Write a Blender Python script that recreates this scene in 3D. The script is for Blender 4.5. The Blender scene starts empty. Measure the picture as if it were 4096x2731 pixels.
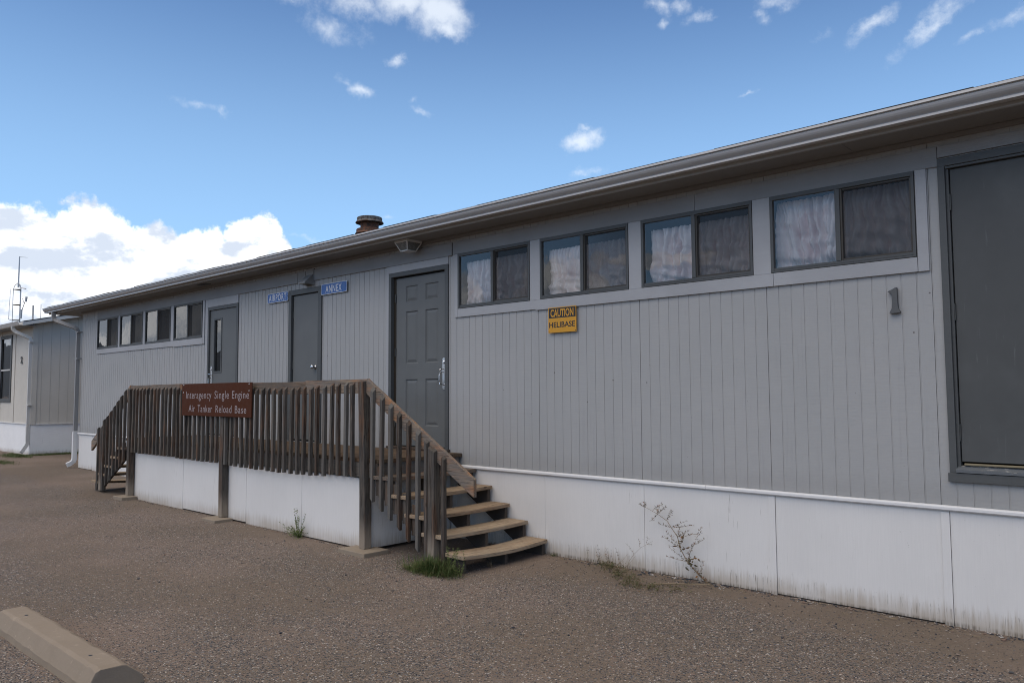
import bpy, bmesh, math, random
from mathutils import Matrix, Vector, noise as mn
R = math.radians
sc = bpy.context.scene
col = sc.collection
random.seed(7)

# ------------------------------------------------------------------ camera
CAMLOC = Vector((0.0, -6.0113, 1.5915))
YAW, PITCH, ROLL = 0.744946, 0.066327, -0.005682
F_ = Vector((-math.sin(YAW)*math.cos(PITCH), math.cos(YAW)*math.cos(PITCH), math.sin(PITCH)))
r0 = Vector((math.cos(YAW), math.sin(YAW), 0)); u0 = r0.cross(F_)
CR = r0*math.cos(ROLL)+u0*math.sin(ROLL); CU = -r0*math.sin(ROLL)+u0*math.cos(ROLL)
cam = bpy.data.cameras.new('camera'); camo = bpy.data.objects.new('camera', cam); col.objects.link(camo)
cam.sensor_width = 36; cam.lens = 27.352; cam.clip_start = 0.05; cam.clip_end = 20000
M = Matrix((( CR.x, CU.x, -F_.x, CAMLOC.x), (CR.y, CU.y, -F_.y, CAMLOC.y), (CR.z, CU.z, -F_.z, CAMLOC.z), (0,0,0,1)))
camo.matrix_world = M
sc.camera = camo

# ------------------------------------------------------------------ node helpers
def clr(c): return (c[0], c[1], c[2], 1.0)
class NT:
    def __init__(s, tree): s.t = tree; s.n = tree.nodes; s.l = tree.links
    def new(s, ty, **kw):
        nd = s.n.new(ty)
        for k, v in kw.items(): setattr(nd, k, v)
        return nd
    def link(s, a, b): s.l.new(a, b)
    def setin(s, sock, v):
        if hasattr(v, 'is_output') or isinstance(v, bpy.types.NodeSocket): s.l.new(v, sock)
        elif isinstance(v, (tuple, list)) and len(v) == 3 and sock.type == 'RGBA': sock.default_value = clr(v)
        else: sock.default_value = v
    def math(s, op, a, b=0.0, c=None, clamp=False):
        nd = s.new('ShaderNodeMath', operation=op, use_clamp=clamp)
        s.setin(nd.inputs[0], a); s.setin(nd.inputs[1], b)
        if c is not None: s.setin(nd.inputs[2], c)
        return nd.outputs[0]
    def vmath(s, op, a, b=(0,0,0)):
        nd = s.new('ShaderNodeVectorMath', operation=op)
        s.setin(nd.inputs[0], a); s.setin(nd.inputs[1], b)
        return nd.outputs[0]
    def mix(s, f, a, b, blend='MIX'):
        nd = s.new('ShaderNodeMix', data_type='RGBA', blend_type=blend, clamp_factor=True)
        s.setin(nd.inputs[0], f); s.setin(nd.inputs[6], a); s.setin(nd.inputs[7], b)
        return nd.outputs[2]
    def ramp(s, v, stops, interp='LINEAR'):
        nd = s.new('ShaderNodeValToRGB'); cr = nd.color_ramp; cr.interpolation = interp
        while len(cr.elements) < len(stops): cr.elements.new(0.5)
        for e, (p, c) in zip(cr.elements, stops):
            e.position = p; e.color = clr(c) if isinstance(c, (tuple, list)) else (c, c, c, 1)
        s.setin(nd.inputs[0], v); return nd.outputs[0]
    def noise(s, vec, scale, detail=4, rough=0.55, dist=0.0):
        nd = s.new('ShaderNodeTexNoise'); s.setin(nd.inputs['Vector'], vec)
        nd.inputs['Scale'].default_value = scale; nd.inputs['Detail'].default_value = detail
        nd.inputs['Roughness'].default_value = rough; nd.inputs['Distortion'].default_value = dist
        return nd.outputs[0]
    def voro(s, vec, scale, feature='F1', out=0, rand=1.0):
        nd = s.new('ShaderNodeTexVoronoi', feature=feature); s.setin(nd.inputs['Vector'], vec)
        nd.inputs['Scale'].default_value = scale; nd.inputs['Randomness'].default_value = rand
        return nd.outputs[out]
    def sep(s, v):
        nd = s.new('ShaderNodeSeparateXYZ'); s.setin(nd.inputs[0], v); return nd.outputs
    def comb(s, x, y, z):
        nd = s.new('ShaderNodeCombineXYZ'); s.setin(nd.inputs[0], x); s.setin(nd.inputs[1], y); s.setin(nd.inputs[2], z); return nd.outputs[0]
    def smooth(s, v, a, b, lo=0.0, hi=1.0):
        nd = s.new('ShaderNodeMapRange', interpolation_type='SMOOTHSTEP')
        s.setin(nd.inputs[0], v); s.setin(nd.inputs[1], a); s.setin(nd.inputs[2], b); s.setin(nd.inputs[3], lo); s.setin(nd.inputs[4], hi)
        return nd.outputs[0]

# ------------------------------------------------------------------ sun, world, exposure
SUN_EL, SUN_AZ = R(57), R(182)      # azimuth clockwise from +Y; the sun stands behind thin cloud, behind and above the camera
sl = bpy.data.lights.new('sun', 'SUN'); so = bpy.data.objects.new('sun', sl); col.objects.link(so)
sl.energy = 1.85; sl.angle = R(70); sl.color = (1.0, 0.87, 0.72)
sd = Vector((math.sin(SUN_AZ)*math.cos(SUN_EL), math.cos(SUN_AZ)*math.cos(SUN_EL), math.sin(SUN_EL)))
so.rotation_euler = sd.to_track_quat('Z', 'Y').to_euler(); so.location = (0, -20, 30)

def pxdir(px, py):                   # direction of a point of the sky, given where it stands in the 4096 px wide photograph
    d = F_*3112.0 + CR*(px-2048) - CU*(py-1365.5); d.normalize(); return d
def azel(px, py):
    d = pxdir(px, py); return math.degrees(math.atan2(d.x, d.y)), math.degrees(math.asin(d.z))

world = bpy.data.worlds.new('World'); sc.world = world; world.use_nodes = True
w = NT(world.node_tree); w.n.clear()
sky = w.new('ShaderNodeTexSky', sky_type='NISHITA'); sky.sun_disc = False
sky.sun_elevation = SUN_EL; sky.sun_rotation = SUN_AZ; sky.altitude = 1800; sky.air_density = 1.0; sky.dust_density = 0.2; sky.ozone_density = 3.0
tc = w.new('ShaderNodeTexCoord'); D = w.vmath('NORMALIZE', tc.outputs['Generated'])
dx, dy, dz = w.sep(D)
az = w.math('MULTIPLY', w.math('ARCTAN2', dx, dy), 57.29578)
el = w.math('MULTIPLY', w.math('ARCSINE', dz), 57.29578)
P0 = w.comb(az, el, 0.0)
nz = w.new('ShaderNodeTexNoise'); w.link(D, nz.inputs['Vector']); nz.inputs['Scale'].default_value = 14; nz.inputs['Detail'].default_value = 6; nz.inputs['Roughness'].default_value = 0.62
warp = w.vmath('MULTIPLY', w.vmath('SUBTRACT', nz.outputs['Color'], (0.5, 0.5, 0.5)), (5.0, 3.0, 0.0))
P1 = w.vmath('ADD', P0, warp)
def blobs(vec, lst):
    out = None
    for (a, e, ra, re, rot, st) in lst:
        mp = w.new('ShaderNodeMapping', vector_type='TEXTURE')
        w.link(vec, mp.inputs['Vector'])
        mp.inputs['Location'].default_value = (a, e, 0); mp.inputs['Rotation'].default_value = (0, 0, rot); mp.inputs['Scale'].default_value = (ra, re, 1)
        g = w.new('ShaderNodeTexGradient', gradient_type='SPHERICAL'); w.link(mp.outputs[0], g.inputs[0])
        v = w.math('MULTIPLY', g.outputs['Fac'], st) if st != 1 else g.outputs['Fac']
        out = v if out is None else w.math('MAXIMUM', out, v)
    return out
def B(px, py, rx, ry, rot=0, st=1.0):    # radii in photo px
    a, e = azel(px, py); k = 1/54.3
    return (a, e, rx*k*1.05, ry*k, R(rot), st)
# wispy fair-weather clouds overhead
wl = [B(1770,60,190,150,0,1.0), B(1640,10,260,110,0,.9), B(1420,20,260,90,-12,.62), B(1330,110,220,90,-15,.5), B(1180,0,200,60,-10,.5), B(1800,140,110,80,0,.9),
      B(1605,262,75,40,0,.62), B(1435,380,90,42,0,.72), B(1380,350,80,40,-30,.45), B(1690,450,120,26,-12,.46), B(1650,400,70,22,15,.42), B(790,435,150,34,-8,.44), B(890,470,80,34,-40,.42),
      B(640,940,110,55,5,.6), B(2330,570,130,66,5,.95), B(2330,520,70,30,0,.6), B(2370,700,120,30,5,.5),
      B(2650,40,110,60,-15,.62), B(2740,30,90,50,0,.5), B(2800,80,80,50,20,.55), B(2640,105,70,30,20,.5), B(3130,20,120,50,0,.5), B(3070,70,60,40,0,.42),
      B(3500,110,150,55,22,.62), B(3740,100,230,50,30,.62), B(3800,20,130,60,20,.5), B(4060,60,130,50,25,.5), B(3900,140,120,30,20,.42), B(3010,370,60,18,0,.5), B(3290,150,90,30,0,.34),
      B(1210,960,150,26,-18,.36), B(1540,880,80,24,5,.4)]
wl += [(-150,30,22,9,0,.8), (-110,45,20,8,.3,.7), (140,35,25,9,0,.8), (60,50,20,10,0,.7), (180,55,22,9,0,.7), (90,28,18,7,0,.8)]
wisp = blobs(P1, wl)
fine = w.noise(D, 60, 6, 0.65)
wv = w.math('ADD', wisp, w.math('MULTIPLY', w.math('SUBTRACT', fine, 0.5), 0.55))
wm = w.smooth(wv, 0.15, 0.88)
# cumulus bank low over the horizon
bl = [B(0,1400,380,690,0,1.3), B(330,1400,330,700,0,1.3), B(590,1400,330,610,0,1.3), B(800,1400,300,600,0,1.3), B(1020,1400,250,720,0,1.3), B(-300,1400,400,690,0,1.3),
      (-25,1.0,14,9,0,1.2), (0,0,20,8,0,1.2), (30,0,20,7,0,1.2), (60,0,20,9,0,1.2), (95,0,25,8,0,1.2), (130,1,25,10,0,1.2),
      (-92,1.0,14,12,0,1.3), (-108,1.0,12,11.0,0,1.3), (-120,1,10,10.0,0,1.3), (-131,2,8,10.0,0,1.35), (-141,2,7,10.6,0,1.35), (-150,1,8,9.0,0,1.3), (-163,0,14,9,0,1.2), (-148,9.6,9,.9,0,.7), (178,0,18,9,0,1.2), (155,0,20,9,0,1.2)]
P2 = w.vmath('ADD', P0, w.vmath('MULTIPLY', warp, (0.45, 0.6, 0)))
bank = blobs(P2, bl)
puff = w.noise(D, 26, 7, 0.6)
bv = w.math('ADD', bank, w.math('MULTIPLY', w.math('SUBTRACT', puff, 0.5), 0.42))
bm = w.smooth(bv, 0.31, 0.39)
# soft relief inside the bank: lit tops, blue-grey flats
Dup = w.vmath('ADD', D, (0.0, 0.0, 0.022))
s1 = w.noise(w.vmath('MULTIPLY', D, (1, 1, 1.9)), 15, 7, 0.58); s2 = w.noise(w.vmath('MULTIPLY', Dup, (1, 1, 1.9)), 15, 7, 0.58)
rel = w.math('SUBTRACT', s1, s2)
shade = w.smooth(w.math('ADD', w.math('MULTIPLY', rel, 1.6), w.math('MULTIPLY', w.smooth(bv, .38, .95), -0.16)), -0.27, 0.11)
CW = (7.6, 7.6, 7.7); CG = (3.9, 4.35, 5.1)
bankc = w.mix(shade, CG, CW)
# height of the sky: slight deepening of the zenith comes from the sky texture itself
# thin haze whitens the low sky; an unseen cloud deck is added overhead as warm fill light
skc = w.mix(w.smooth(el, 32, 9, 0, .44), w.mix(1, sky.outputs[0], (.67, .80, .90), 'MULTIPLY'), (3.05, 4.95, 6.9))
c0 = w.mix(w.math('MULTIPLY', wm, 0.74), skc, (5.4, 5.75, 6.2))
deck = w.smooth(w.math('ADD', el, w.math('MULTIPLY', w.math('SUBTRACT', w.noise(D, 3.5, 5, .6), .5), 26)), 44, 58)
c1 = w.mix(w.math('MULTIPLY', deck, .93), c0, (4.9, 4.4, 3.8))  # unseen cloud, tinted warm to fill from above
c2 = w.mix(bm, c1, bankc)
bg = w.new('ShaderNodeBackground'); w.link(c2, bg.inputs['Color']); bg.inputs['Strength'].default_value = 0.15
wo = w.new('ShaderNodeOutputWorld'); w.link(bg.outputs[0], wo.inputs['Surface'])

sc.view_settings.view_transform = 'Standard'; sc.view_settings.look = 'None'
sc.view_settings.exposure = 0.30; sc.view_settings.gamma = 1.0
sc.render.engine = 'CYCLES'
sc.cycles.filter_width = 1.0; sc.cycles.max_bounces = 8; sc.cycles.transparent_max_bounces = 12
sc.render.resolution_x = 1024; sc.render.resolution_y = 682

# ------------------------------------------------------------------ materials
def material(name):
    m = bpy.data.materials.new(name); m.use_nodes = True
    t = NT(m.node_tree); bs = t.n['Principled BSDF']; return m, t, bs
def finish(t, bs, color, rough=0.6, bump=None, bstr=0.3, bdist=0.01, spec=0.5, metal=0.0):
    t.setin(bs.inputs['Base Color'], color); t.setin(bs.inputs['Roughness'], rough)
    bs.inputs['Specular IOR Level'].default_value = spec; bs.inputs['Metallic'].default_value = metal
    if bump is not None:
        b = t.new('ShaderNodeBump'); b.inputs['Strength'].default_value = bstr; b.inputs['Distance'].default_value = bdist
        t.link(bump, b.inputs['Height']); t.link(b.outputs[0], bs.inputs['Normal'])
def ocoord(t, rnd=True):
    c = t.new('ShaderNodeTexCoord').outputs['Object']
    if not rnd: return c
    oi = t.new('ShaderNodeObjectInfo')
    return t.vmath('ADD', c, t.comb(t.math('MULTIPLY', oi.outputs['Random'], 37.0), t.math('MULTIPLY', oi.outputs['Random'], 71.0), t.math('MULTIPLY', oi.outputs['Random'], 53.0)))
def wpos(t): return t.new('ShaderNodeNewGeometry').outputs['Position']

def m_paint(name, base, sx=(1.2, 1, 60), chips=0.0, spec=.3, var=0.08, rough=0.55, bstr=0.35, rot=1.0, zdirt=None, chipcol=(.30,.27,.22)):
    m, t, bs = material(name); P = wpos(t)
    grain = t.noise(t.vmath('MULTIPLY', P, sx), 3.0, 5, 0.7)
    big = t.noise(P, 1.3, 4, 0.6)
    c = t.mix(t.smooth(big, .3, .7), [b*(1-var) for b in base], [min(1, b*(1+var)) for b in base])
    c = t.mix(t.smooth(grain, .25, .75, 0, .25), c, [b*.82 for b in base])
    sp = t.noise(P, 55, 3, 0.7)
    c = t.mix(t.smooth(sp, .70, .76, 0, .55), c, [b*.45 for b in base])
    if chips > 0:
        ch = t.noise(t.vmath('MULTIPLY', P, (2.2, 2, 14)), 6, 5, .75)
        c = t.mix(t.smooth(ch, 1-chips, 1-chips+.03, 0, .8), c, chipcol)
    if zdirt:
        z = t.sep(P)[2]
        st = t.noise(t.vmath('MULTIPLY', P, (26, 26, 1.3)), 2.2, 4, .6)
        st2 = t.noise(t.vmath('MULTIPLY', P, (105, 105, 2.4)), 1.5, 4, .72)
        top = t.math('ADD', zdirt[0], t.math('MULTIPLY', t.math('SUBTRACT', st, .5), zdirt[1]))
        f = t.smooth(z, t.math('SUBTRACT', top, zdirt[2]), top, 1, 0)
        f = t.math('MULTIPLY', f, t.smooth(t.noise(P, 2.2, 3, .6), .25, .65, .45, 1.0))
        c = t.mix(t.math('MULTIPLY', f, .75), c, (.33, .265, .19))
        h2 = t.math('ADD', zdirt[0]*.55, t.math('MULTIPLY', t.math('SUBTRACT', t.noise(P, 9, 3, .8), .36), .30))
        cr = t.math('MULTIPLY', t.smooth(st2, .56, .66), t.smooth(z, t.math('SUBTRACT', h2, .03), h2, 1, 0))
        c = t.mix(t.math('MULTIPLY', cr, .72*rot), c, (.075, .06, .042))
        c = t.mix(t.math('MULTIPLY', t.smooth(z, .008, .035, 1, 0), t.smooth(st, .4, .6, .1, .7)), c, (.10, .08, .055))
        # old hairline cracks in the plywood face
        ck = t.noise(t.vmath('MULTIPLY', P, (70, 70, 3.5)), 1.0, 3, .6)
        ckm = t.smooth(t.noise(P, .9, 3, .5), .52, .66)
        c = t.mix(t.math('MULTIPLY', t.math('MULTIPLY', t.smooth(ck, .66, .70), ckm), .5), c, (.25, .23, .2))
    bh = t.math('ADD', t.math('MULTIPLY', grain, 1.0), t.math('MULTIPLY', t.noise(P, 140, 2, .6), .35))
    finish(t, bs, c, rough, bh, bstr, 0.004, spec=spec)
    return m

def m_siding():
    m, t, bs = material('grey_siding_paint'); P = wpos(t)
    saw = t.noise(t.vmath('MULTIPLY', P, (2.0, 1, 95)), 2.2, 5, .75)
    saw2 = t.noise(t.vmath('MULTIPLY', P, (7, 1, 260)), 1.6, 3, .7)
    big = t.noise(P, .9, 4, .6); px = t.sep(P)
    base = (.345, .342, .340)
    c = t.mix(t.smooth(big, .3, .7), (.345, .345, .332), (.372, .366, .352))
    bd = t.noise(t.comb(t.math('MULTIPLY', t.math('FLOOR', t.math('DIVIDE', t.math('ADD', px[0], 1.51), .1016)), 3.7), 0, 0), 1.0, 2, .5)
    c = t.mix(t.smooth(bd, .3, .7, 0, .16), c, (.29, .295, .30))
    c = t.mix(t.smooth(saw, .30, .78, 0, .30), c, (.25, .26, .275))
    kn = t.noise(P, 22, 4, .72)
    c = t.mix(t.smooth(kn, .685, .72, 0, .6), c, (.14, .135, .13))
    sc_ = t.noise(t.vmath('MULTIPLY', P, (30, 1, 4)), 2.0, 3, .8)
    c = t.mix(t.smooth(sc_, .74, .78, 0, .35), c, (.42, .42, .42))
    rs = t.math('MULTIPLY', t.smooth(t.noise(t.vmath('MULTIPLY', P, (20, 1, 1.2)), 1.7, 3, .6), .70, .76), t.smooth(t.noise(P, 3.1, 2, .5), .6, .7))
    c = t.mix(t.math('MULTIPLY', rs, .6), c, (.28, .17, .09))
    run = t.noise(t.vmath('MULTIPLY', P, (16, 1, .7)), 1.8, 4, .65)
    c = t.mix(t.smooth(run, .54, .74, 0, .22), c, (.235, .235, .235))
    dg = t.new('ShaderNodeTexVoronoi', feature='F1'); t.link(t.vmath('MULTIPLY', P, (1, 1, 1)), dg.inputs['Vector']); dg.inputs['Scale'].default_value = 5.5
    c = t.mix(t.math('MULTIPLY', t.smooth(dg.outputs['Distance'], .022, .045, 1, 0), t.smooth(t.sep(dg.outputs['Color'])[0], .45, .5)), c, (.11, .10, .095))
    # darker colour deep in the sheet seams
    y = px[1]
    c = t.mix(t.smooth(y, .0036, .0060, 0, .6), c, (.10, .10, .10))
    lowd = t.smooth(t.math('ADD', px[2], t.math('MULTIPLY', t.noise(P, 7, 3, .6), .16)), .86, 1.12, .28, 0)
    c = t.mix(lowd, c, (.2, .19, .175))
    bh = t.math('ADD', saw, t.math('MULTIPLY', saw2, .5))
    finish(t, bs, c, .62, bh, .55, .003)
    return m

def m_wood(name, axis, tone=0, fade=False):
    m, t, bs = material(name); P = ocoord(t); W = wpos(t)
    s = [34, 34, 34]; s[axis] = 1.6
    v = t.vmath('MULTIPLY', P, tuple(s))
    g = t.noise(v, 1.6, 5, .65, .4)
    s2 = [130, 130, 130]; s2[axis] = 4
    g2 = t.noise(t.vmath('MULTIPLY', P, tuple(s2)), 1.2, 3, .6)
    pat = t.noise(P, 2.6, 4, .6, .6)
    s3 = [9, 9, 9]; s3[axis] = 1.1
    pat2 = t.noise(t.vmath('MULTIPLY', P, tuple(s3)), 1.6, 4, .6)
    if tone == 0:   a, b_, o, dk = (.082, .077, .071), (.160, .138, .112), (.150, .080, .045), (.016, .013, .010)
    elif tone == 1: a, b_, o, dk = (.31, .245, .175), (.48, .375, .26), (.34, .21, .12), (.12, .088, .06)
    elif tone == 3: a, b_, o, dk = (.120, .092, .066), (.205, .155, .105), (.17, .095, .05), (.035, .025, .018)
    else:           a, b_, o, dk = (.155, .142, .130), (.30, .225, .155), (.36, .17, .075), (.060, .046, .036)
    c = t.mix(t.smooth(g, .3, .7), a, b_)
    c = t.mix(t.smooth(pat2, .46, .66, 0, .8 if tone != 1 else .45), c, o)
    c = t.mix(t.smooth(pat, .38, .6, .0, .55 if tone != 1 else .3), c, a)
    c = t.mix(t.smooth(g2, .50, .66, 0, .85), c, dk)
    oi = t.new('ShaderNodeObjectInfo').outputs['Random']
    c = t.mix(t.math('MULTIPLY', oi, .62), c, t.mix(1, c, (.50, .44, .40), 'MULTIPLY'))
    o2 = t.math('FRACT', t.math('MULTIPLY', oi, 7.31))
    c = t.mix(t.smooth(o2, .55, 1.0, 0, .38), c, (.20, .195, .18) if tone == 0 else c)
    kn = t.voro(t.vmath('MULTIPLY', P, tuple([7 if i != axis else 2.2 for i in range(3)])), 1.3)
    c = t.mix(t.smooth(kn, .05, .10, .8, 0), c, (.04, .028, .02))
    if fade:  # splash-bleached, dusty feet
        z = t.sep(W)[2]
        zz = t.math('ADD', z, t.math('MULTIPLY', t.math('SUBTRACT', g, .5), .35))
        c = t.mix(t.smooth(zz, .12, .40, .85, 0), c, (.27, .225, .175))
    bh = t.math('ADD', t.math('MULTIPLY', g, .8), t.math('MULTIPLY', g2, 1.1))
    finish(t, bs, c, .85, bh, .9, .005, spec=.2)
    return m

def m_plain(name, base, rough=.5, metal=0.0, var=.12, sc_=6, bstr=.1, spec=.5):
    m, t, bs = material(name); P = ocoord(t)
    n = t.noise(P, sc_, 5, .65)
    c = t.mix(n, [b*(1-var) for b in base], [min(1, b*(1+var)) for b in base])
    finish(t, bs, c, t.smooth(n, .2, .8, max(.05, rough-.1), rough+.1), t.noise(P, sc_*8, 3, .6), bstr, .002, spec, metal)
    return m

def m_door(k=1.0, name='slate_door_paint'):
    m, t, bs = material(name); P = wpos(t)
    n = t.noise(P, 2.3, 5, .65); st = t.noise(t.vmath('MULTIPLY', P, (22, 1, 1.8)), 1.6, 4, .65)
    c = t.mix(n, (.060*k, .063*k, .062*k), (.088*k, .091*k, .089*k))
    c = t.mix(t.smooth(st, .62, .74, 0, .42), c, (.17, .178, .178)); c = t.mix(t.smooth(t.noise(P, 1.1, 4, .6), .45, .7, 0, .4), c, (.125, .132, .130))
    c = t.mix(t.smooth(t.noise(P, 40, 3, .7), .72, .76, 0, .6), c, (.05, .05, .05))
    finish(t, bs, c, .55, t.noise(P, 160, 2, .6), .12, .002, spec=.3)
    return m

def m_ground():
    m, t, bs = material('gravel_and_dust'); P = wpos(t)
    px, py, pz = t.sep(P)
    flat = t.comb(px, py, 0)
    wob = t.vmath('ADD', flat, t.vmath('MULTIPLY', t.vmath('SUBTRACT', t_noisec(t, flat, 40), (.5, .5, .5)), (.008, .008, 0)))
    def stones(scale):
        v = t.new('ShaderNodeTexVoronoi', feature='F1'); t.link(wob, v.inputs['Vector']); v.inputs['Scale'].default_value = scale
        return v.outputs['Distance'], v.outputs['Color']
    d1, c1 = stones(100); d2, c2 = stones(54)
    r1 = t.sep(c1)[0]; r1b = t.sep(c1)[1]; r2 = t.sep(c2)[0]
    sc1 = t.ramp(r1, [(0, (.035, .037, .042)), (.16, (.085, .086, .086)), (.36, (.150, .130, .112)), (.52, (.20, .17, .14)), (.66, (.255, .175, .135)), (.75, (.13, .135, .14)), (.84, (.34, .30, .255)), (.945, (.60, .55, .49)), (1, (.26, .13, .09))], 'CONSTANT')
    sc2 = t.ramp(r2, [(0, (.045, .05, .06)), (.3, (.14, .12, .11)), (.55, (.235, .175, .145)), (.8, (.15, .15, .16)), (.93, (.40, .37, .33)), (1, (.5, .47, .43))], 'CONSTANT')
    stonec = t.mix(t.smooth(r1b, .70, .72), sc1, sc2)
    # fines between the stones
    dust = t.mix(t.noise(flat, 9, 5, .7), (.112, .086, .065), (.178, .140, .105))
    dust = t.mix(t.smooth(t.noise(flat, .45, 3, .5), .42, .62), dust, t.mix(t.noise(flat, 12, 4, .7), (.160, .122, .096), (.225, .172, .136)))
    gap = t.smooth(t.math('SUBTRACT', t.math('MULTIPLY', d1, 1.0), t.math('MULTIPLY', r1b, .25)), .30, .58)
    # how much bare aggregate shows: low near the wall and along blown drifts
    wx = t.comb(t.math('MULTIPLY', px, .55), py, 0)
    dr = t.noise(wx, .8, 5, .62, .5)
    dr2 = t.noise(flat, 3.2, 4, .65)
    yd = t.math('ADD', py, t.math('MULTIPLY', t.math('SUBTRACT', dr, .5), 2.2))
    xs = t.smooth(px, -7.5, -5.8)
    fw = t.smooth(yd, t.math('ADD', -1.75, t.math('MULTIPLY', xs, .7)), t.math('ADD', -1.15, t.math('MULTIPLY', xs, .7)))
    tk = t.noise(t.comb(t.math('MULTIPLY', t.math('ADD', px, t.math('MULTIPLY', py, .5)), .22), t.math('MULTIPLY', t.math('SUBTRACT', py, t.math('MULTIPLY', px, .12)), 1.9), 0), 1.0, 4, .6, .3)
    cov = t.math('ADD', t.math('ADD', t.math('MULTIPLY', dr, .75), t.math('MULTIPLY', tk, .50)), t.math('MULTIPLY', dr2, .35))
    cov = t.smooth(cov, .70, .96)
    dustiness = t.math('MAXIMUM', t.math('MULTIPLY', fw, .93), t.math('MULTIPLY', cov, .62))
    # a reddish drift patch crossing the yard
    k = t.math('MAXIMUM', gap, t.math('MULTIPLY', t.smooth(t.math('SUBTRACT', t.sep(c1)[2], t.math('SUBTRACT', 1, dustiness)), -.05, .05), .96))
    c = t.mix(k, stonec, dust)
    # clusters of larger dark stones near the foot of the wall
    v3 = t.new('ShaderNodeTexVoronoi', feature='F1'); t.link(flat, v3.inputs['Vector']); v3.inputs['Scale'].default_value = 16
    r3 = t.sep(v3.outputs['Color'])
    dark = t.math('MULTIPLY', t.smooth(v3.outputs['Distance'], .12, .2, 1, 0), t.smooth(r3[0], .80, .82))
    c = t.mix(t.math('MULTIPLY', dark, .7), c, t.ramp(r3[1], [(0, (.05, .05, .06)), (.5, (.09, .07, .06)), (.8, (.34, .28, .23)), (1, (.4, .36, .32))], 'CONSTANT'))
    large = t.noise(flat, .22, 3, .5)
    c = t.mix(t.smooth(large, .35, .65, 0, .22), c, t.mix(1, c, (.82, .84, .90), 'MULTIPLY'))
    hh = t.math('MULTIPLY', t.math('SUBTRACT', 1, t.smooth(d1, 0, .5)), t.math('SUBTRACT', 1, t.math('MULTIPLY', k, .7)))
    hh = t.math('ADD', hh, t.math('MULTIPLY', t.noise(flat, 70, 4, .7), .5))
    finish(t, bs, c, .92, hh, 1.0, .011, spec=.25)
    return m
def t_noisec(t, vec, scale):
    nd = t.new('ShaderNodeTexNoise'); t.link(vec, nd.inputs['Vector']); nd.inputs['Scale'].default_value = scale; nd.inputs['Detail'].default_value = 2
    return nd.outputs['Color']

def m_concrete(name, a=(.205, .168, .128), b=(.265, .22, .172)):
    m, t, bs = material(name); P = ocoord(t)
    n = t.noise(P, 5, 6, .7); n2 = t.noise(P, 60, 4, .75)
    c = t.mix(n, a, b)
    c = t.mix(t.smooth(n2, .66, .74, 0, .55), c, (.13, .11, .09))
    c = t.mix(t.smooth(t.noise(P, 14, 4, .7), .60, .72, 0, .5), c, [x*1.25 for x in b])
    z = t.sep(wpos(t))[2]
    c = t.mix(t.smooth(t.math('ADD', z, t.math('MULTIPLY', n, .05)), .03, .085, .55, 0), c, (.27, .215, .155))
    finish(t, bs, c, .9, t.math('ADD', n2, n), .55, .004, spec=.2)
    return m

def m_glass(name, ior=1.55, boost=1.5, wob=.004):
    m, t, bs = material(name); t.n.remove(bs)
    P = wpos(t)
    bp = t.new('ShaderNodeBump'); bp.inputs['Strength'].default_value = .35; bp.inputs['Distance'].default_value = wob
    t.link(t.noise(P, 4.5, 2, .4), bp.inputs['Height'])
    fr = t.new('ShaderNodeFresnel'); fr.inputs['IOR'].default_value = ior
    gl = t.new('ShaderNodeBsdfGlossy'); gl.inputs['Roughness'].default_value = 0.015; gl.inputs['Color'].default_value = (.95, .96, .97, 1); t.link(bp.outputs[0], gl.inputs['Normal'])
    tr = t.new('ShaderNodeBsdfTransparent'); tr.inputs['Color'].default_value = (.86, .88, .87, 1)
    dif = t.new('ShaderNodeBsdfDiffuse'); dif.inputs['Color'].default_value = (.35, .33, .29, 1)
    film = t.smooth(t.noise(P, 8, 4, .7), .45, .8, .015, .07)
    mx0 = t.new('ShaderNodeMixShader'); t.link(film, mx0.inputs[0]); t.link(tr.outputs[0], mx0.inputs[1]); t.link(dif.outputs[0], mx0.inputs[2])
    mx = t.new('ShaderNodeMixShader'); t.link(t.math('MULTIPLY', fr.outputs[0], boost, clamp=True), mx.inputs[0])
    t.link(mx0.outputs[0], mx.inputs[1]); t.link(gl.outputs[0], mx.inputs[2])
    t.link(mx.outputs[0], t.n['Material Output'].inputs['Surface'])
    return m
def m_screen(op=.52, name='insect_screen'):
    m, t, bs = material(name); t.n.remove(bs)
    dif = t.new('ShaderNodeBsdfDiffuse'); dif.inputs['Color'].default_value = (.045, .045, .045, 1)
    tr = t.new('ShaderNodeBsdfTransparent')
    mx = t.new('ShaderNodeMixShader'); mx.inputs[0].default_value = op
    t.link(tr.outputs[0], mx.inputs[1]); t.link(dif.outputs[0], mx.inputs[2])
    t.link(mx.outputs[0], t.n['Material Output'].inputs['Surface'])
    return m
def m_cloth():
    m, t, bs = material('faded_curtain_cloth'); P = wpos(t)
    c = t.mix(t.noise(P, 5, 3, .5), (.90, .79, .78), (.96, .88, .86))
    c = t.mix(t.smooth(t.noise(P, 5.1, 3, .6), .50, .66, 0, .6), c, (.78, .58, .56))
    finish(t, bs, c, .9, t.noise(P, 90, 3, .6), .3, .003, spec=.1)
    return m
def m_shingle():
    m, t, bs = material('dark_asphalt_shingle'); P = wpos(t)
    b = t.new('ShaderNodeTexBrick'); t.link(t.vmath('MULTIPLY', P, (1, 1, 1)), b.inputs['Vector']); b.inputs['Scale'].default_value = 3.3
    b.inputs['Color1'].default_value = (.022, .022, .024, 1); b.inputs['Color2'].default_value = (.04, .039, .038, 1); b.inputs['Mortar'].default_value = (.012, .012, .012, 1)
    finish(t, bs, t.mix(t.noise(P, 90, 3, .7), b.outputs['Color'], (.06, .06, .06)), .95, t.noise(P, 160, 3, .7), .6, .004, spec=.15)
    return m
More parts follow.
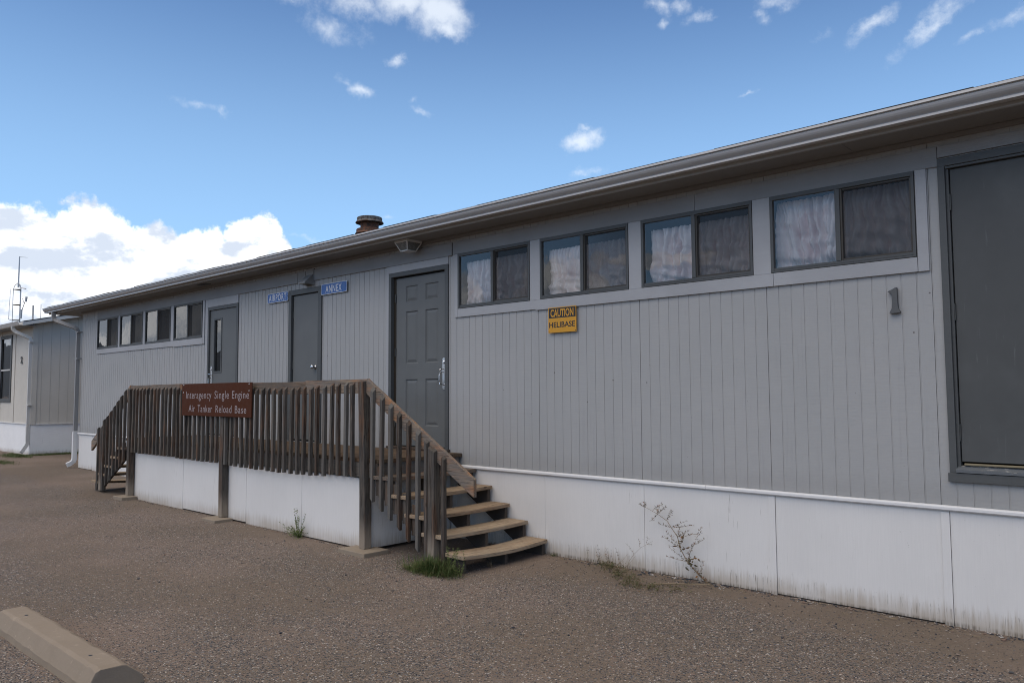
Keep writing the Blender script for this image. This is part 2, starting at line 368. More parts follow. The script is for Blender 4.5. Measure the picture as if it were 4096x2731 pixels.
def m_rust():
    m, t, bs = material('rusting_sheet_metal'); P = wpos(t)
    n = t.noise(P, 7, 6, .7); z = t.sep(P)[2]
    rz_ = t.math('ADD', n, t.smooth(z, 4.76, 4.84, .22, -.28))
    c = t.mix(t.smooth(rz_, .42, .60), (.115, .118, .115), (.13, .050, .022))
    c = t.mix(t.smooth(t.noise(P, 14, 4, .7), .44, .58, 0, .9), c, (.035, .020, .014))
    finish(t, bs, c, .75, n, .3, .004)
    return m
def m_leaf(name, a, b, dry=None):
    m, t, bs = material(name); P = wpos(t)
    c = t.mix(t.noise(P, 60, 3, .7), a, b)
    if dry: c = t.mix(t.smooth(t.noise(P, 25, 3, .7), .5, .62), c, dry)
    finish(t, bs, c, .6, None, spec=.3)
    try: bs.inputs['Subsurface Weight'].default_value = 0
    except Exception: pass
    return m

SID = m_siding()
TRIM = m_paint('grey_trim_paint', (.365, .368, .372), (1.0, 1, 50), chips=.30, rough=.6)
FRIEZE = m_paint('eave_shaded_grey', (.25, .25, .248), (1.0, 1, 40), rough=.65)  # trim grey with the shade under the eave put into the colour
WHITE = m_paint('white_skirt_paint', (.665, .650, .622), (40, 40, 1.5), var=.03, zdirt=(.17, .20, .16), rough=.55, bstr=.3)
WHITED = m_paint('white_deck_skirt_paint', (.665, .650, .622), (40, 40, 1.5), var=.03, zdirt=(.20, .22, .20), rough=.6, bstr=.3, rot=.25)
BULL = m_paint('white_bullnose_paint', (.67, .665, .65), (2, 2, 20), var=.03)
SLATE = m_paint('slate_frame_paint', (.082, .086, .085), (2, 2, 20), var=.08, rough=.5)
DOORM = m_door(); DOORL = m_door(1.7, 'faded_slate_door_paint')
BRONZE = m_plain('bronze_sash', (.045, .036, .026), .45, .3)
GUT = m_plain('grey_gutter_enamel', (.40, .395, .385), .38, 0, .05, 3)
FASC = m_plain('fascia_enamel', (.33, .32, .30), .5, 0, .06, 3)
SOFF = m_plain('soffit_paint', (.20, .19, .175), .75, 0, .10, 5, .3)
SHIN = m_shingle()
WX, WY, WZ = m_wood('weathered_wood_x', 0), m_wood('weathered_wood_y', 1), m_wood('weathered_wood_z', 2)
WZP = m_wood('weathered_post_wood', 2, 0, True); WXD = m_plain('shade_darkened_lumber', (.060, .048, .038), .9, 0, .3, 9, .5)  # stringer lumber: shade under the stairs is put into its colour
RAILX = m_wood('worn_rail_wood', 0, 2)
TREADW = m_wood('dusty_tread_wood', 1, 1); WYG = m_wood('grey_tread_wood', 1, 2); DECKW = m_wood('dusty_deck_wood', 0, 3)
CONC = m_concrete('old_concrete'); PADC = m_concrete('pad_concrete', (.20, .165, .125), (.27, .225, .175))
GROUND = m_ground()
GLASS = m_glass('window_glass', 1.52, 1.35); GLASSD = m_glass('screened_glass', 1.5, 1.4)
SCREEN = m_screen(); SCREEND = m_screen(.86, 'grazing_insect_screen'); CLOTH = m_cloth()  # left screens more opaque: grazing-view dimming is put into the material
CHROME = m_plain('satin_steel', (.62, .63, .64), .28, 1.0, .08, 8)
DKMET = m_plain('dark_metal', (.07, .07, .065), .5, .6, .1, 8)
GALV = m_plain('galvanised_steel', (.45, .46, .47), .45, .7, .08, 5)
RUST = m_rust()
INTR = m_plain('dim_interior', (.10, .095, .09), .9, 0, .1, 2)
BLUE = m_plain('blue_sign_enamel', (.022, .10, .32), .4, 0, .06, 20)
SWHITE = m_plain('white_sign_enamel', (.62, .63, .64), .45, 0, .05, 20)
YEL = m_plain('amber_sign_enamel', (.56, .27, .012), .45, 0, .05, 12)
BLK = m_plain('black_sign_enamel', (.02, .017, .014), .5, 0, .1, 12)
BRN = m_plain('brown_sign_enamel', (.062, .017, .005), .75, 0, .06, 12, spec=.2)
LTR = m_plain('faded_sign_lettering', (.30, .25, .25), .6, 0, .30, 45)
NUM = m_plain('grey_painted_wood', (.085, .088, .088), .6, 0, .12, 20, .5)
B2W = m_paint('beige_siding_paint', (.56, .525, .46), (6, 6, 40), var=.05, rough=.7)
B2S = m_paint('white_block_paint', (.82, .81, .79), (3, 3, 12), var=.04, zdirt=(.22, .15, .14), rough=.7)
CREAM = m_plain('cream_gutter_enamel', (.55, .54, .51), .45, 0, .05, 5)
LGRASS = m_leaf('green_grass', (.035, .062, .014), (.085, .125, .035), (.14, .13, .055))
LWEED = m_leaf('weed_leaf', (.075, .11, .03), (.16, .18, .06))
LDRY = m_leaf('dry_weed', (.055, .048, .028), (.12, .09, .04), (.20, .085, .025))
LSTK = m_leaf('dry_stalk', (.17, .13, .08), (.28, .215, .135))
HILL = m_plain('far_hill_scrub', (.055, .065, .075), .95, 0, .25, .004, 0)

# ------------------------------------------------------------------ mesh helpers
class MB:
    def __init__(s): s.v = []; s.f = []; s.g = []
    def add(s, vs, fs):
        o = len(s.v); s.g.append((o, o+len(vs), len(s.f), len(s.f)+len(fs))); s.v += [tuple(v) for v in vs]; s.f += [tuple(i+o for i in f) for f in fs]; return s
    def box(s, x0, x1, y0, y1, z0, z1):
        v = [(x0,y0,z0),(x1,y0,z0),(x1,y1,z0),(x0,y1,z0),(x0,y0,z1),(x1,y0,z1),(x1,y1,z1),(x0,y1,z1)]
        return s.add(v, [(0,3,2,1),(4,5,6,7),(0,1,5,4),(1,2,6,5),(2,3,7,6),(3,0,4,7)])
    def prism(s, poly, axis, a0, a1):     # poly: 2-D outline in the plane across the axis
        n = len(poly)
        def P(p, a):
            if axis == 0: return (a, p[0], p[1])
            if axis == 1: return (p[0], a, p[1])
            return (p[0], p[1], a)
        v = [P(p, a0) for p in poly]+[P(p, a1) for p in poly]
        return s.add(v, [tuple(range(n))[::-1], tuple(range(n, 2*n))]+[(i, (i+1) % n, (i+1) % n+n, i+n) for i in range(n)])
    def sweep(s, pts, prof, up=(0,0,1), cap=True):   # constant cross-section along a path
        up = Vector(up); rings = []
        pts = [Vector(p) for p in pts]
        for i, p in enumerate(pts):
            a = (p-pts[i-1]).normalized() if i else None
            b = (pts[i+1]-p).normalized() if i < len(pts)-1 else None
            d = (a+b).normalized() if a and b else (a or b)
            sd_ = d.cross(up)
            if sd_.length < 1e-3: sd_ = d.cross(Vector((0, 1, 0)))
            sd_.normalize(); u = sd_.cross(d).normalized()
            k = 1.0
            if a and b: k = 1/max(.4, math.sqrt((1+a.dot(b))/2))
            rings.append([p+sd_*q[0]*1.0+u*q[1]*k for q in prof])
        n = len(prof); vs = [v for r in rings for v in r]; fs = []
        for i in range(len(pts)-1):
            for j in range(n):
                fs.append((i*n+j, i*n+(j+1) % n, (i+1)*n+(j+1) % n, (i+1)*n+j))
        if cap: fs += [tuple(range(n))[::-1], tuple(range((len(pts)-1)*n, len(pts)*n))]
        return s.add(vs, fs)
    def tube(s, pts, r, n=8, r1=None):
        pts = [Vector(p) for p in pts]; m = len(pts); vs = []; fs = []
        for i, p in enumerate(pts):
            d = (pts[min(i+1, m-1)]-pts[max(i-1, 0)]).normalized()
            a = d.orthogonal().normalized() if abs(d.z) > .95 else d.cross(Vector((0, 0, 1))).normalized()
            b = d.cross(a); rr = r if r1 is None else r+(r1-r)*i/(m-1)
            vs += [p+(a*math.cos(2*math.pi*j/n)+b*math.sin(2*math.pi*j/n))*rr for j in range(n)]
        for i in range(m-1):
            for j in range(n): fs.append((i*n+j, i*n+(j+1) % n, (i+1)*n+(j+1) % n, (i+1)*n+j))
        fs += [tuple(range(n))[::-1], tuple(range((m-1)*n, m*n))]
        return s.add(vs, fs)
    def lathe(s, prof, c, n=28):
        vs = []; fs = []; m = len(prof)
        for (r, z) in prof: vs += [(c[0]+r*math.cos(2*math.pi*j/n), c[1]+r*math.sin(2*math.pi*j/n), c[2]+z) for j in range(n)]
        for i in range(m-1):
            for j in range(n): fs.append((i*n+j, i*n+(j+1) % n, (i+1)*n+(j+1) % n, (i+1)*n+j))
        fs += [tuple(range(n))[::-1], tuple(range((m-1)*n, m*n))]
        return s.add(vs, fs)
    def each(s, name, mat, root=None, bevel=0.0, parent=None, **kw):   # every piece becomes an object of its own
        out = []
        for (a, b, c, d) in s.g:
            q = MB(); q.v = s.v[a:b]; q.f = [tuple(i-a for i in f) for f in s.f[c:d]]
            o = q.build(name, mat, root, bevel, **kw)
            if parent is not None: o.parent = parent
            out.append(o)
        return out
    def build(s, name, mat, root=None, bevel=0.0, smooth=False, jit=0.0, base=None):
        me = bpy.data.meshes.new(name)
        o = bpy.data.objects.new(name, me)
        off = Vector((0, 0, 0))
        if root is not None: off = ROOT[root]
        vs = [Vector(v)-off for v in s.v]
        if base is not None:                # a thing that is one mesh: its origin goes to its base
            off = Vector(base); vs = [Vector(v)-off for v in s.v]; o.location = off
        me.from_pydata(vs, [], s.f)
        bm = bmesh.new(); bm.from_mesh(me)
        bmesh.ops.recalc_face_normals(bm, faces=bm.faces)
        if bevel > 0:
            es = [e for e in bm.edges if len(e.link_faces) == 2 and e.calc_face_angle(0) > .5]
            bmesh.ops.bevel(bm, geom=es, offset=bevel, segments=2, profile=.6, affect='EDGES', clamp_overlap=True)
        if jit:
            for v in bm.verts: v.co += mn.noise_vector(v.co*9+off*3)*jit
        bm.to_mesh(me); bm.free()
        if smooth:
            for p in me.polygons: p.use_smooth = True
        me.materials.append(mat)
        col.objects.link(o)
        if root is not None: o.parent = root; ROOT[o] = off
        return o
ROOT = {}
def tag(o, label, cat, group=None, kind=None):
    if label: o['label'] = label
    if cat: o['category'] = cat
    if group: o['group'] = group
    if kind: o['kind'] = kind
    return o
def thing(name, loc, label, cat, group=None):
    o = bpy.data.objects.new(name, None); o.location = loc; o.empty_display_size = .1; col.objects.link(o)
    ROOT[o] = Vector(loc); tag(o, label, cat, group); return o
def ground_h(x, y=0):
    return .0045*max(0.0, -x-5.5) if x > -40 else .0045*34.5
def text_mb(txt, sx, sz, offset=0.0, font_spacing=1.0, thick=.0008):
    """Lettering as a flat mesh in the x-z plane, 1 m nominal capitals scaled to width sx and cap height sz, lower left corner at 0."""
    cu = bpy.data.curves.new('t', 'FONT'); cu.body = txt; cu.size = 1.0; cu.offset = offset; cu.space_character = font_spacing; cu.extrude = 0.0; cu.resolution_u = 3
    o = bpy.data.objects.new('t', cu); col.objects.link(o)
    dg = bpy.context.evaluated_depsgraph_get(); ev = o.evaluated_get(dg); me = ev.to_mesh()
    vs = [v.co.copy() for v in me.vertices]; fs = [tuple(p.vertices) for p in me.polygons]
    ev.to_mesh_clear(); bpy.data.objects.remove(o); bpy.data.curves.remove(cu)
    x0 = min(v.x for v in vs); x1 = max(v.x for v in vs)
    cap = .70
    k = sx/(x1-x0)
    return [((v.x-x0)*k, 0.0, v.y*sz/cap) for v in vs], fs

# ------------------------------------------------------------------ setting: ground and hills
gx = [-6000, -2500, -1000, -400, -150, -80, -60, -50]+[-45+i*.5 for i in range(0, 110)]+[12, 16, 25, 50, 120, 400, 1000, 2500, 6000]
gy = [-6000, -2500, -1000, -400, -150, -60, -30, -20, -14]+[-10+i*.25 for i in range(0, 64)]+[7, 9, 12, 20, 40, 100, 300, 1000, 2500, 6000]
vs = []; fs = []
for x in gx:
    for y in gy:
        z = ground_h(x, y)
        if abs(x) < 46 and -14 < y < 8: z += .012*mn.noise(Vector((x*.5, y*.6, 0)))*(1 if y < -.4 or x < -18.3 else .2)
        if -5.2 < x < 3 and -.5 < y < .3: z = max(z, 0)-.004
        vs.append((x, y, z))
ny = len(gy)
for i in range(len(gx)-1):
    for j in range(ny-1): fs.append((i*ny+j, (i+1)*ny+j, (i+1)*ny+j+1, i*ny+j+1))
g = MB().add(vs, fs).build('ground', GROUND, smooth=True); tag(g, None, None, kind='structure')
hb = MB(); vs = []; fs = []; n = 260
for i in range(n+1):
    a = -math.pi+2*math.pi*i/n
    e = 3.2+1.5*mn.noise(Vector((math.cos(a)*3, math.sin(a)*3, 1)))+.7*mn.noise(Vector((math.cos(a)*14, math.sin(a)*14, 4)))
    for k, (rr, f) in enumerate(((3400, -.01), (3900, .55), (4500, 1.0), (5200, .3))):
        vs.append((math.sin(a)*rr, math.cos(a)*rr, max(-5, math.tan(R(e))*4500*f+ (35*mn.noise(Vector((math.cos(a)*30, math.sin(a)*30, k)))) if k else -5)))
for i in range(n):
    for k in range(3): fs.append((i*4+k, (i+1)*4+k, (i+1)*4+k+1, i*4+k+1))
tag(hb.add(vs, fs).build('hills', HILL, smooth=True), None, None, kind='structure')

# loose stones (uncountable)
sb = MB(); random.seed(3)
def stone(x, y, r):
    z = ground_h(x)+r*.15; n = 6; v = []; ph = random.random()*6
    for k, (rr, zz) in enumerate(((.9, -.3), (1.0, .1), (.55, .5))):
        for j in range(n):
            a = ph+2*math.pi*j/n; q = r*rr*random.uniform(.75, 1.2)
            v.append((x+math.cos(a)*q*1.25, y+math.sin(a)*q, z+zz*r*random.uniform(.8, 1.1)))
    f = [tuple(range(12, 18))]
    for k in range(2):
        for j in range(n): f.append((k*n+j, k*n+(j+1) % n, (k+1)*n+(j+1) % n, (k+1)*n+j))
    sb.add(v, f)
for i in range(5200):
    u = random.random()
    if u < .35: x = random.uniform(-6, 1); y = -random.random()**1.6*2.2-.03
    elif u < .55: x = random.uniform(-18, -5); y = random.uniform(-2.6, -1.25)
    else: x = random.uniform(-12, .5); y = random.uniform(-5.3, -.3)
    if -13.9 < x < -4.9 and y > -1.22: continue
    if -6.4 < x < -4.4 and -4.5 < y < -4.1: continue
    stone(x, y, random.choice((.0025, .003, .004, .004, .005, .006)) if random.random() < .97 else random.uniform(.007, .012))
for i in range(900):
    x = random.uniform(-5.0, .2); q = abs(mn.noise(Vector((x*3, 0, 5)))); y = -.022-abs(random.gauss(0, .03+.07*q))
    stone(x, y, random.choice((.003, .004, .005, .006, .008))*(.6+q*1.6))
for i in range(500):
    x = random.uniform(-12.4, -6.5); stone(x, -1.15-abs(random.gauss(0, .03)), random.choice((.003, .004, .006)))
def m_stone():
    m, t, bs = material('mixed_pebbles'); P = wpos(t)
    v = t.voro(P, 24, out=1)
    c = t.ramp(t.sep(v)[0], [(0, (.03, .035, .045)), (.3, (.09, .085, .085)), (.5, (.18, .12, .09)), (.68, (.20, .16, .13)), (.85, (.29, .25, .21)), (.95, (.36, .33, .30))], 'CONSTANT')
    finish(t, bs, c, .85, t.noise(P, 200, 2, .6), .3, .002, spec=.3); return m
PEB = m_stone()
tag(sb.build('loose_gravel', PEB), 'loose pebbles scattered over the dusty yard', 'gravel', kind='stuff')

# ------------------------------------------------------------------ main building
XL, XR = -18.13, 3.2
BT = thing('long_office_building', (-8.0, 0, 0), 'long low grey clad building with white skirting, dark doors and high window bands', 'building')
WIN_R = [-6.355, -5.133, -3.912, -2.68]; WIN_L = [-17.225, -16.035, -14.838, -13.63]; WW = 1.078; WZ0, WZ1 = 2.545, 3.165
DOORS = {'d3': (-12.354, -11.350, .945, 3.025), 'd2': (-9.884, -9.057, .945, 3.073), 'd1': (-7.597, -6.520, .945, 3.070), 'd0': (-1.447, -.36, 1.03, 3.215)}
openings = [(x+.012, x+WW-.012, WZ0+.012, WZ1-.012) for x in WIN_R+WIN_L]+[(a+.02, b-.02, c, d-.02) for a, b, c, d in DOORS.values()]
TRIMZ = .80; TOPZ = 3.46
def siding(m, x0, x1, z0, z1):
    xs = [(x0, 0.0)]
    k0 = math.floor((-1.51-x1)/.1016)-1; k1 = math.ceil((-1.51-x0)/.1016)+1
    pr = []
    for k in range(k0, k1+1):
        gx_ = -1.51-.1016*k
        if k % 12 == 0: pr += [(gx_-.0050, 0), (gx_-.0046, .007), (gx_-.0028, .007), (gx_-.0024, .0032), (gx_+.0050, .0032), (gx_+.0056, 0)]
        else: pr += [(gx_-.0052, 0), (gx_-.0046, .0032), (gx_+.0046, .0032), (gx_+.0052, 0)]
    pr.sort(key=lambda q: q[0])
    xs += [q for q in pr if x0+1e-4 < q[0] < x1-1e-4]+[(x1, 0.0)]
    v = []; f = []
    for (x, y) in xs: v += [(x, y, z0), (x, y, z1)]
    for i in range(len(xs)-1): f.append((2*i, 2*i+2, 2*i+3, 2*i+1))
    m.add(v, f)
wm_ = MB()
xsb = sorted(set([XL, XR]+[q for o in openings for q in o[:2]]))
for a, b in zip(xsb[:-1], xsb[1:]):
    c = (a+b)/2; zz = [(TRIMZ-.03, TOPZ)]
    for o in openings:
        if o[0] < c < o[1]: zz = [(TRIMZ-.03, o[2]), (o[3], TOPZ)]
    for z0, z1 in zz:
        if z1-z0 > .01: siding(wm_, a, b, z0, z1)
# other walls of the shell
DEP = 8.0
wm_.add([(XL, 0, .0), (XL, DEP, .0), (XL, DEP, 3.45), (XL, DEP/2, 4.3), (XL, 0, 3.45)], [(0, 1, 2, 3, 4)])
wm_.add([(XR, 0, .0), (XR, DEP, .0), (XR, DEP, 3.45), (XR, DEP/2, 4.3), (XR, 0, 3.45)], [(0, 1, 2, 3, 4)])
wm_.add([(XL, DEP, 0), (XR, DEP, 0), (XR, DEP, 3.46), (XL, DEP, 3.46)], [(0, 1, 2, 3)])
wall = wm_.build('wall', SID, BT)
# inner lining keeps the rooms dim
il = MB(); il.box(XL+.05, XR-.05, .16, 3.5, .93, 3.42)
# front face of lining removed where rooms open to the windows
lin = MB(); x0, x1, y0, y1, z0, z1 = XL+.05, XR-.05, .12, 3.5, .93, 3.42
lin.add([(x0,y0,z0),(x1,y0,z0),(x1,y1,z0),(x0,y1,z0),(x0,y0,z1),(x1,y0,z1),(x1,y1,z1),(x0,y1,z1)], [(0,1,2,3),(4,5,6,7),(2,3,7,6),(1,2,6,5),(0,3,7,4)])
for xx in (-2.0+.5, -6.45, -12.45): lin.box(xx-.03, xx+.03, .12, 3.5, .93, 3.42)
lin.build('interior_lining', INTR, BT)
# skirting of plywood panels with a dark slit beneath
sk = MB(); seams = [XL, -17.35, -16.13, -14.91, -13.7, -12.48, -11.26, -10.04, -8.82, -7.61, -6.39, -5.10, -3.930, -2.705, -1.462, -.25, .98, 2.2, XR]
for a, b in zip(seams[:-1], seams[1:]):
    zb = ground_h((a+b)/2)+.004
    sk.box(a+.0012, b-.0012, -.006+random.uniform(-.002, .002), .012, zb+random.uniform(-.012, .006), .77)
sk.each('skirting_panel', WHITE, BT, bevel=.0015)
sg = MB(); sg.box(XL+.01, XR, .02, .04, -.1, .80); sg.build('crawlspace_shade_sheet', BLK, BT)  # black sheet stands in for crawlspace shade in slits and seams
bt = MB()
for s_, wd in ((-5.10, .012), (-3.930, .05), (-2.705, .053), (-1.462, .053), (-.25, .053)):
    if wd > .02: bt.box(s_-wd, s_, -.016 if s_ > -3 else -.0105, -.0085, ground_h(s_)-.006, .760)
bt.each('skirting_batten', WHITE, BT, bevel=.0015)
bn = MB()
prof = [(-.008, .772), (-.026, .772), (-.034, .780), (-.034, .797), (-.028, .806), (-.008, .808)]
for a, b in ((XL-.02, -12.7), (-12.695, -6.30), (-6.295, -3.305), (-3.302, XR)): bn.prism(prof, 0, a, b)
bn.each('bullnose_trim', BULL, BT)
# corner, frieze, sills
tr = MB()
def board(m, x0, x1, z0, z1, t=.019, y=0.0): m.box(x0, x1, y-t, y-.0004, z0, z1)
fz = MB()
board(fz, -17.235, -12.46, 3.162, 3.309, .020); board(fz, -12.457, -9.66, 3.160, 3.309, .022); board(fz, -9.655, -9.455, 3.165, 3.310, .020)
board(fz, -9.235, -6.452, 3.160, 3.309, .021); board(fz, -6.437, -3.36, 3.167, 3.309, .015); board(fz, -3.357, -1.447, 3.166, 3.309, .016); board(fz, -1.444, XR, 3.226, 3.309, .017)
fz.each('frieze_board', FRIEZE, BT, bevel=.0015)
board(tr, -6.408, -6.357, 2.448, 3.164, .018)
board(tr, -6.354, -5.196, 2.447, 2.541, .017); board(tr, -5.194, -2.665, 2.437, 2.541, .021); board(tr, -2.662, -1.597, 2.437, 2.541, .0205)
for a, b in ((-5.275, -5.135), (-4.053, -3.914), (-2.832, -2.682)): board(tr, a, b, 2.543, 3.165, .014)
board(tr, -1.597+.003, -1.522, 2.437, 3.165, .018)
board(tr, -17.235, -13.622, 2.447, 2.541, .017); board(tr, -13.619, -12.535, 2.436, 2.541, .021); board(tr, -12.532, -12.470, 2.437, 3.161, .018)
for a, b in ((-16.145, -16.037), (-14.958, -14.840), (-13.758, -13.632)): board(tr, a, b, 2.543, 3.160, .012)
board(tr, -12.437, -12.356, .81, 3.158, .016); board(tr, -12.354, -11.350, 3.028, 3.158, .016)
board(tr, -7.645, -7.599, .81, 3.158, .013); board(tr, -7.597, -6.522, 3.073, 3.158, .013)
tr.each('trim_board', TRIM, BT, bevel=.0015)
# eave: moulding, soffit, fascia
ev = MB(); ev.box(XL-.02, -9.46, -.028, -.0004, 3.348, 3.382); ev.box(-9.457, -7.20, -.024, -.0004, 3.345, 3.382); ev.box(-7.198, XR, -.027, -.0004, 3.349, 3.382)
ev.each('soffit_moulding', SOFF, BT, bevel=.002)
sf = MB(); xx = -19.06
while xx < XR:
    sf.box(xx, min(xx+2.438, XR)-.003, -.346, -.03 if xx > -18.2 else -.03, 3.383, 3.39); xx += 2.438
sf.box(-19.06, XL, -.03, .6, 3.384, 3.391)
sf.each('soffit_panel', SOFF, BT)
sv = MB()
for x in (-12.33, 1.2): sv.box(x, x+.30, -.23, -.13, 3.3785, 3.3835)
sv.each('soffit_vent', BLK, BT)
fa = MB(); xx = -19.10
for b in (-14.6, -9.5, -5.9, -2.86, XR):
    fa.prism([(-.352, 3.372), (-.372, 3.372), (-.372, 3.51), (-.352, 3.51)], 0, xx, b-.002); fa.prism([(-.345, 3.3725), (-.3722, 3.3725), (-.3722, 3.380), (-.345, 3.380)], 0, xx, b-.003); xx = b
fa.box(-19.10, -19.08, -.372, DEP/2, 3.38, 3.5)
fa.build('fascia', FASC, BT)
gt = MB()
gp = [(-.374, 3.500), (-.374, 3.403), (-.438, 3.403), (-.447, 3.393), (-.459, 3.396), (-.455, 3.412), (-.444, 3.417), (-.446, 3.421), (-.455, 3.4265), (-.467, 3.434), (-.478, 3.444), (-.4855, 3.456), (-.4885, 3.467), (-.4875, 3.474), (-.484, 3.480), (-.503, 3.4815), (-.500, 3.499), (-.488, 3.501), (-.481, 3.486), (-.479, 3.474), (-.470, 3.452), (-.450, 3.436), (-.441, 3.424), (-.441, 3.409), (-.380, 3.409), (-.380, 3.50)]
vs = []; fs = []; nn = len(gp); stat = [-19.13, -15.9, -12.8, -9.75, -6.7, -3.65, -.6, XR]
for x in stat: vs += [(x, p[0]+.002*math.sin(x*1.3), p[1]+.003*math.sin(x*.9)) for p in gp]
for i in range(len(stat)-1):
    for j in range(nn): fs.append((i*nn+j, i*nn+(j+1) % nn, (i+1)*nn+(j+1) % nn, (i+1)*nn+j))
gt.add(vs, fs); gt.prism([(-.374, 3.500), (-.374, 3.403), (-.446, 3.398), (-.45, 3.424), (-.486, 3.462), (-.496, 3.49)], 0, -19.135, -19.131)
gut = gt.build('gutter', GUT, BT)
# roof: deck slab with an irregular shingle edge
rf = MB(); SL = .20
x = -19.12
random.seed(11)
while x < XR:
    wd = random.choice((.30, .30, .33, .36, .6, .9)); h = random.uniform(0, .012); x2 = min(x+wd, XR)
    ye = -.405-random.uniform(0, .012)
    rf.prism([(ye, 3.518), (ye, 3.531+h), (DEP/2, 3.531+h+SL*(DEP/2+.40)), (DEP/2, 3.518+SL*(DEP/2+.40))], 0, x, x2-.004)
    x = x2
rf.prism([(-.39, 3.505), (DEP/2, 3.505+SL*(DEP/2+.39)), (DEP/2, 3.517+SL*(DEP/2+.39)), (-.39, 3.517)], 0, -19.11, XR)
rf.prism([(DEP+.4, 3.505), (DEP/2+.002, 3.505+SL*(DEP/2+.39)), (DEP/2+.002, 3.54+SL*(DEP/2+.39)), (DEP+.4, 3.54)], 0, -19.11, XR)
roof = rf.build('roof', SHIN, BT)
# flue on the roof (round cap over louvred neck)
VC = (-11.75, 2.8, 3.9)
def flue(VC=VC):
    m = MB(); c = (VC[0], VC[1], 0)
    zt = 4.885
    m.lathe([(.0, zt+.012), (.225, zt+.008), (.235, zt), (.235, zt-.055), (.262, zt-.088), (.262, zt-.098), (.22, zt-.088), (.175, zt-.08), (.168, zt-.19), (.20, zt-.212), (.235, zt-.215), (.245, zt-.225), (.245, zt-.27), (.268, zt-.302), (.262, zt-.312), (.14, zt-.30), (.14, 3.9), (0, 3.9)], c, 32)
    o = m.build('chimney', RUST, BT, smooth=False)
    o.parent = roof
flue()

# windows -------------------------------------------------------------
def curtain(x0, x1, z0, z1, seed, y=.135):
    rnd = random.Random(seed); nx = int((x1-x0)/.003); nz_ = 40; vs = []; fs = []
    ph = [(rnd.uniform(28, 62), rnd.uniform(0, 6), rnd.uniform(.5, 1)) for _ in range(4)]
    for i in range(nx+1):
        x = x0+(x1-x0)*i/nx
        for j in range(nz_+1):
            f = j/nz_
            if j >= nz_-2: amp, kf = .004, 2.0
            elif j <= 1: amp, kf = .006, 1.7
            else: amp, kf = .013+.020*math.sin(math.pi*min(1, f*1.1)), .62
            xw = x+.03*math.sin(f*5+seed)+.02*mn.noise(Vector((x*9, f*4, seed)))
            d = sum(a*math.sin(q*kf*xw*2+p+1.2*f*mn.noise(Vector((x*7, f*3, seed+5)))) for q, p, a in ph)/2.4
            d += 2.4*mn.noise(Vector((x*13+f*1.6, f*4, seed*2.1)))*(1-abs(f-.3))+1.1*mn.noise(Vector((x*34+f*3, f*9, seed)))*(1-f)
            zz = z0+(z1-z0)*f
            if j == 0: zz += .008*mn.noise(Vector((x*60, 0, seed)))
            if j == nz_: zz += .006*abs(mn.noise(Vector((x*120, 3, seed))))
            lean = .10*mn.noise(Vector((x*2.3, seed*3.7, 2)))*(1-f)+.028*mn.noise(Vector((x*5, f*3.2, seed)))
            u_ = x+lean
            q_ = u_*30+seed+3.4*mn.noise(Vector((u_*4.1, seed, 0)))+.9*mn.noise(Vector((u_*7, f*2.2, seed+9)))
            pl_ = abs(math.sin(q_))**.95; q2 = u_*76+seed*2+3.0*mn.noise(Vector((u_*6, f*1.6, seed+3))); p2_ = abs(math.sin(q2))**.7
            sw_ = mn.noise(Vector((u_*9+f*5, f*8, seed*1.3)))*(1-f)**.8
            env = .35+.65*math.sin(math.pi*min(1, .15+f*.85))
            dd = .115*(pl_-.5)*env*(.55+.9*abs(mn.noise(Vector((u_*6, 2, seed)))))+.020*(p2_-.5)*(1.3-env)*1.7+.060*sw_
            vs.append((x, y-min(.115, max(-.12, dd)), zz))
    for i in range(nx):
        for j in range(nz_): a = i*(nz_+1)+j; fs.append((a, a+nz_+1, a+nz_+2, a+1))
    return vs, fs
def pane(m, x0, x1, y, z0, z1): m.add([(x0, y, z0), (x1, y, z0), (x1, y, z1), (x0, y, z1)], [(0, 1, 2, 3)])
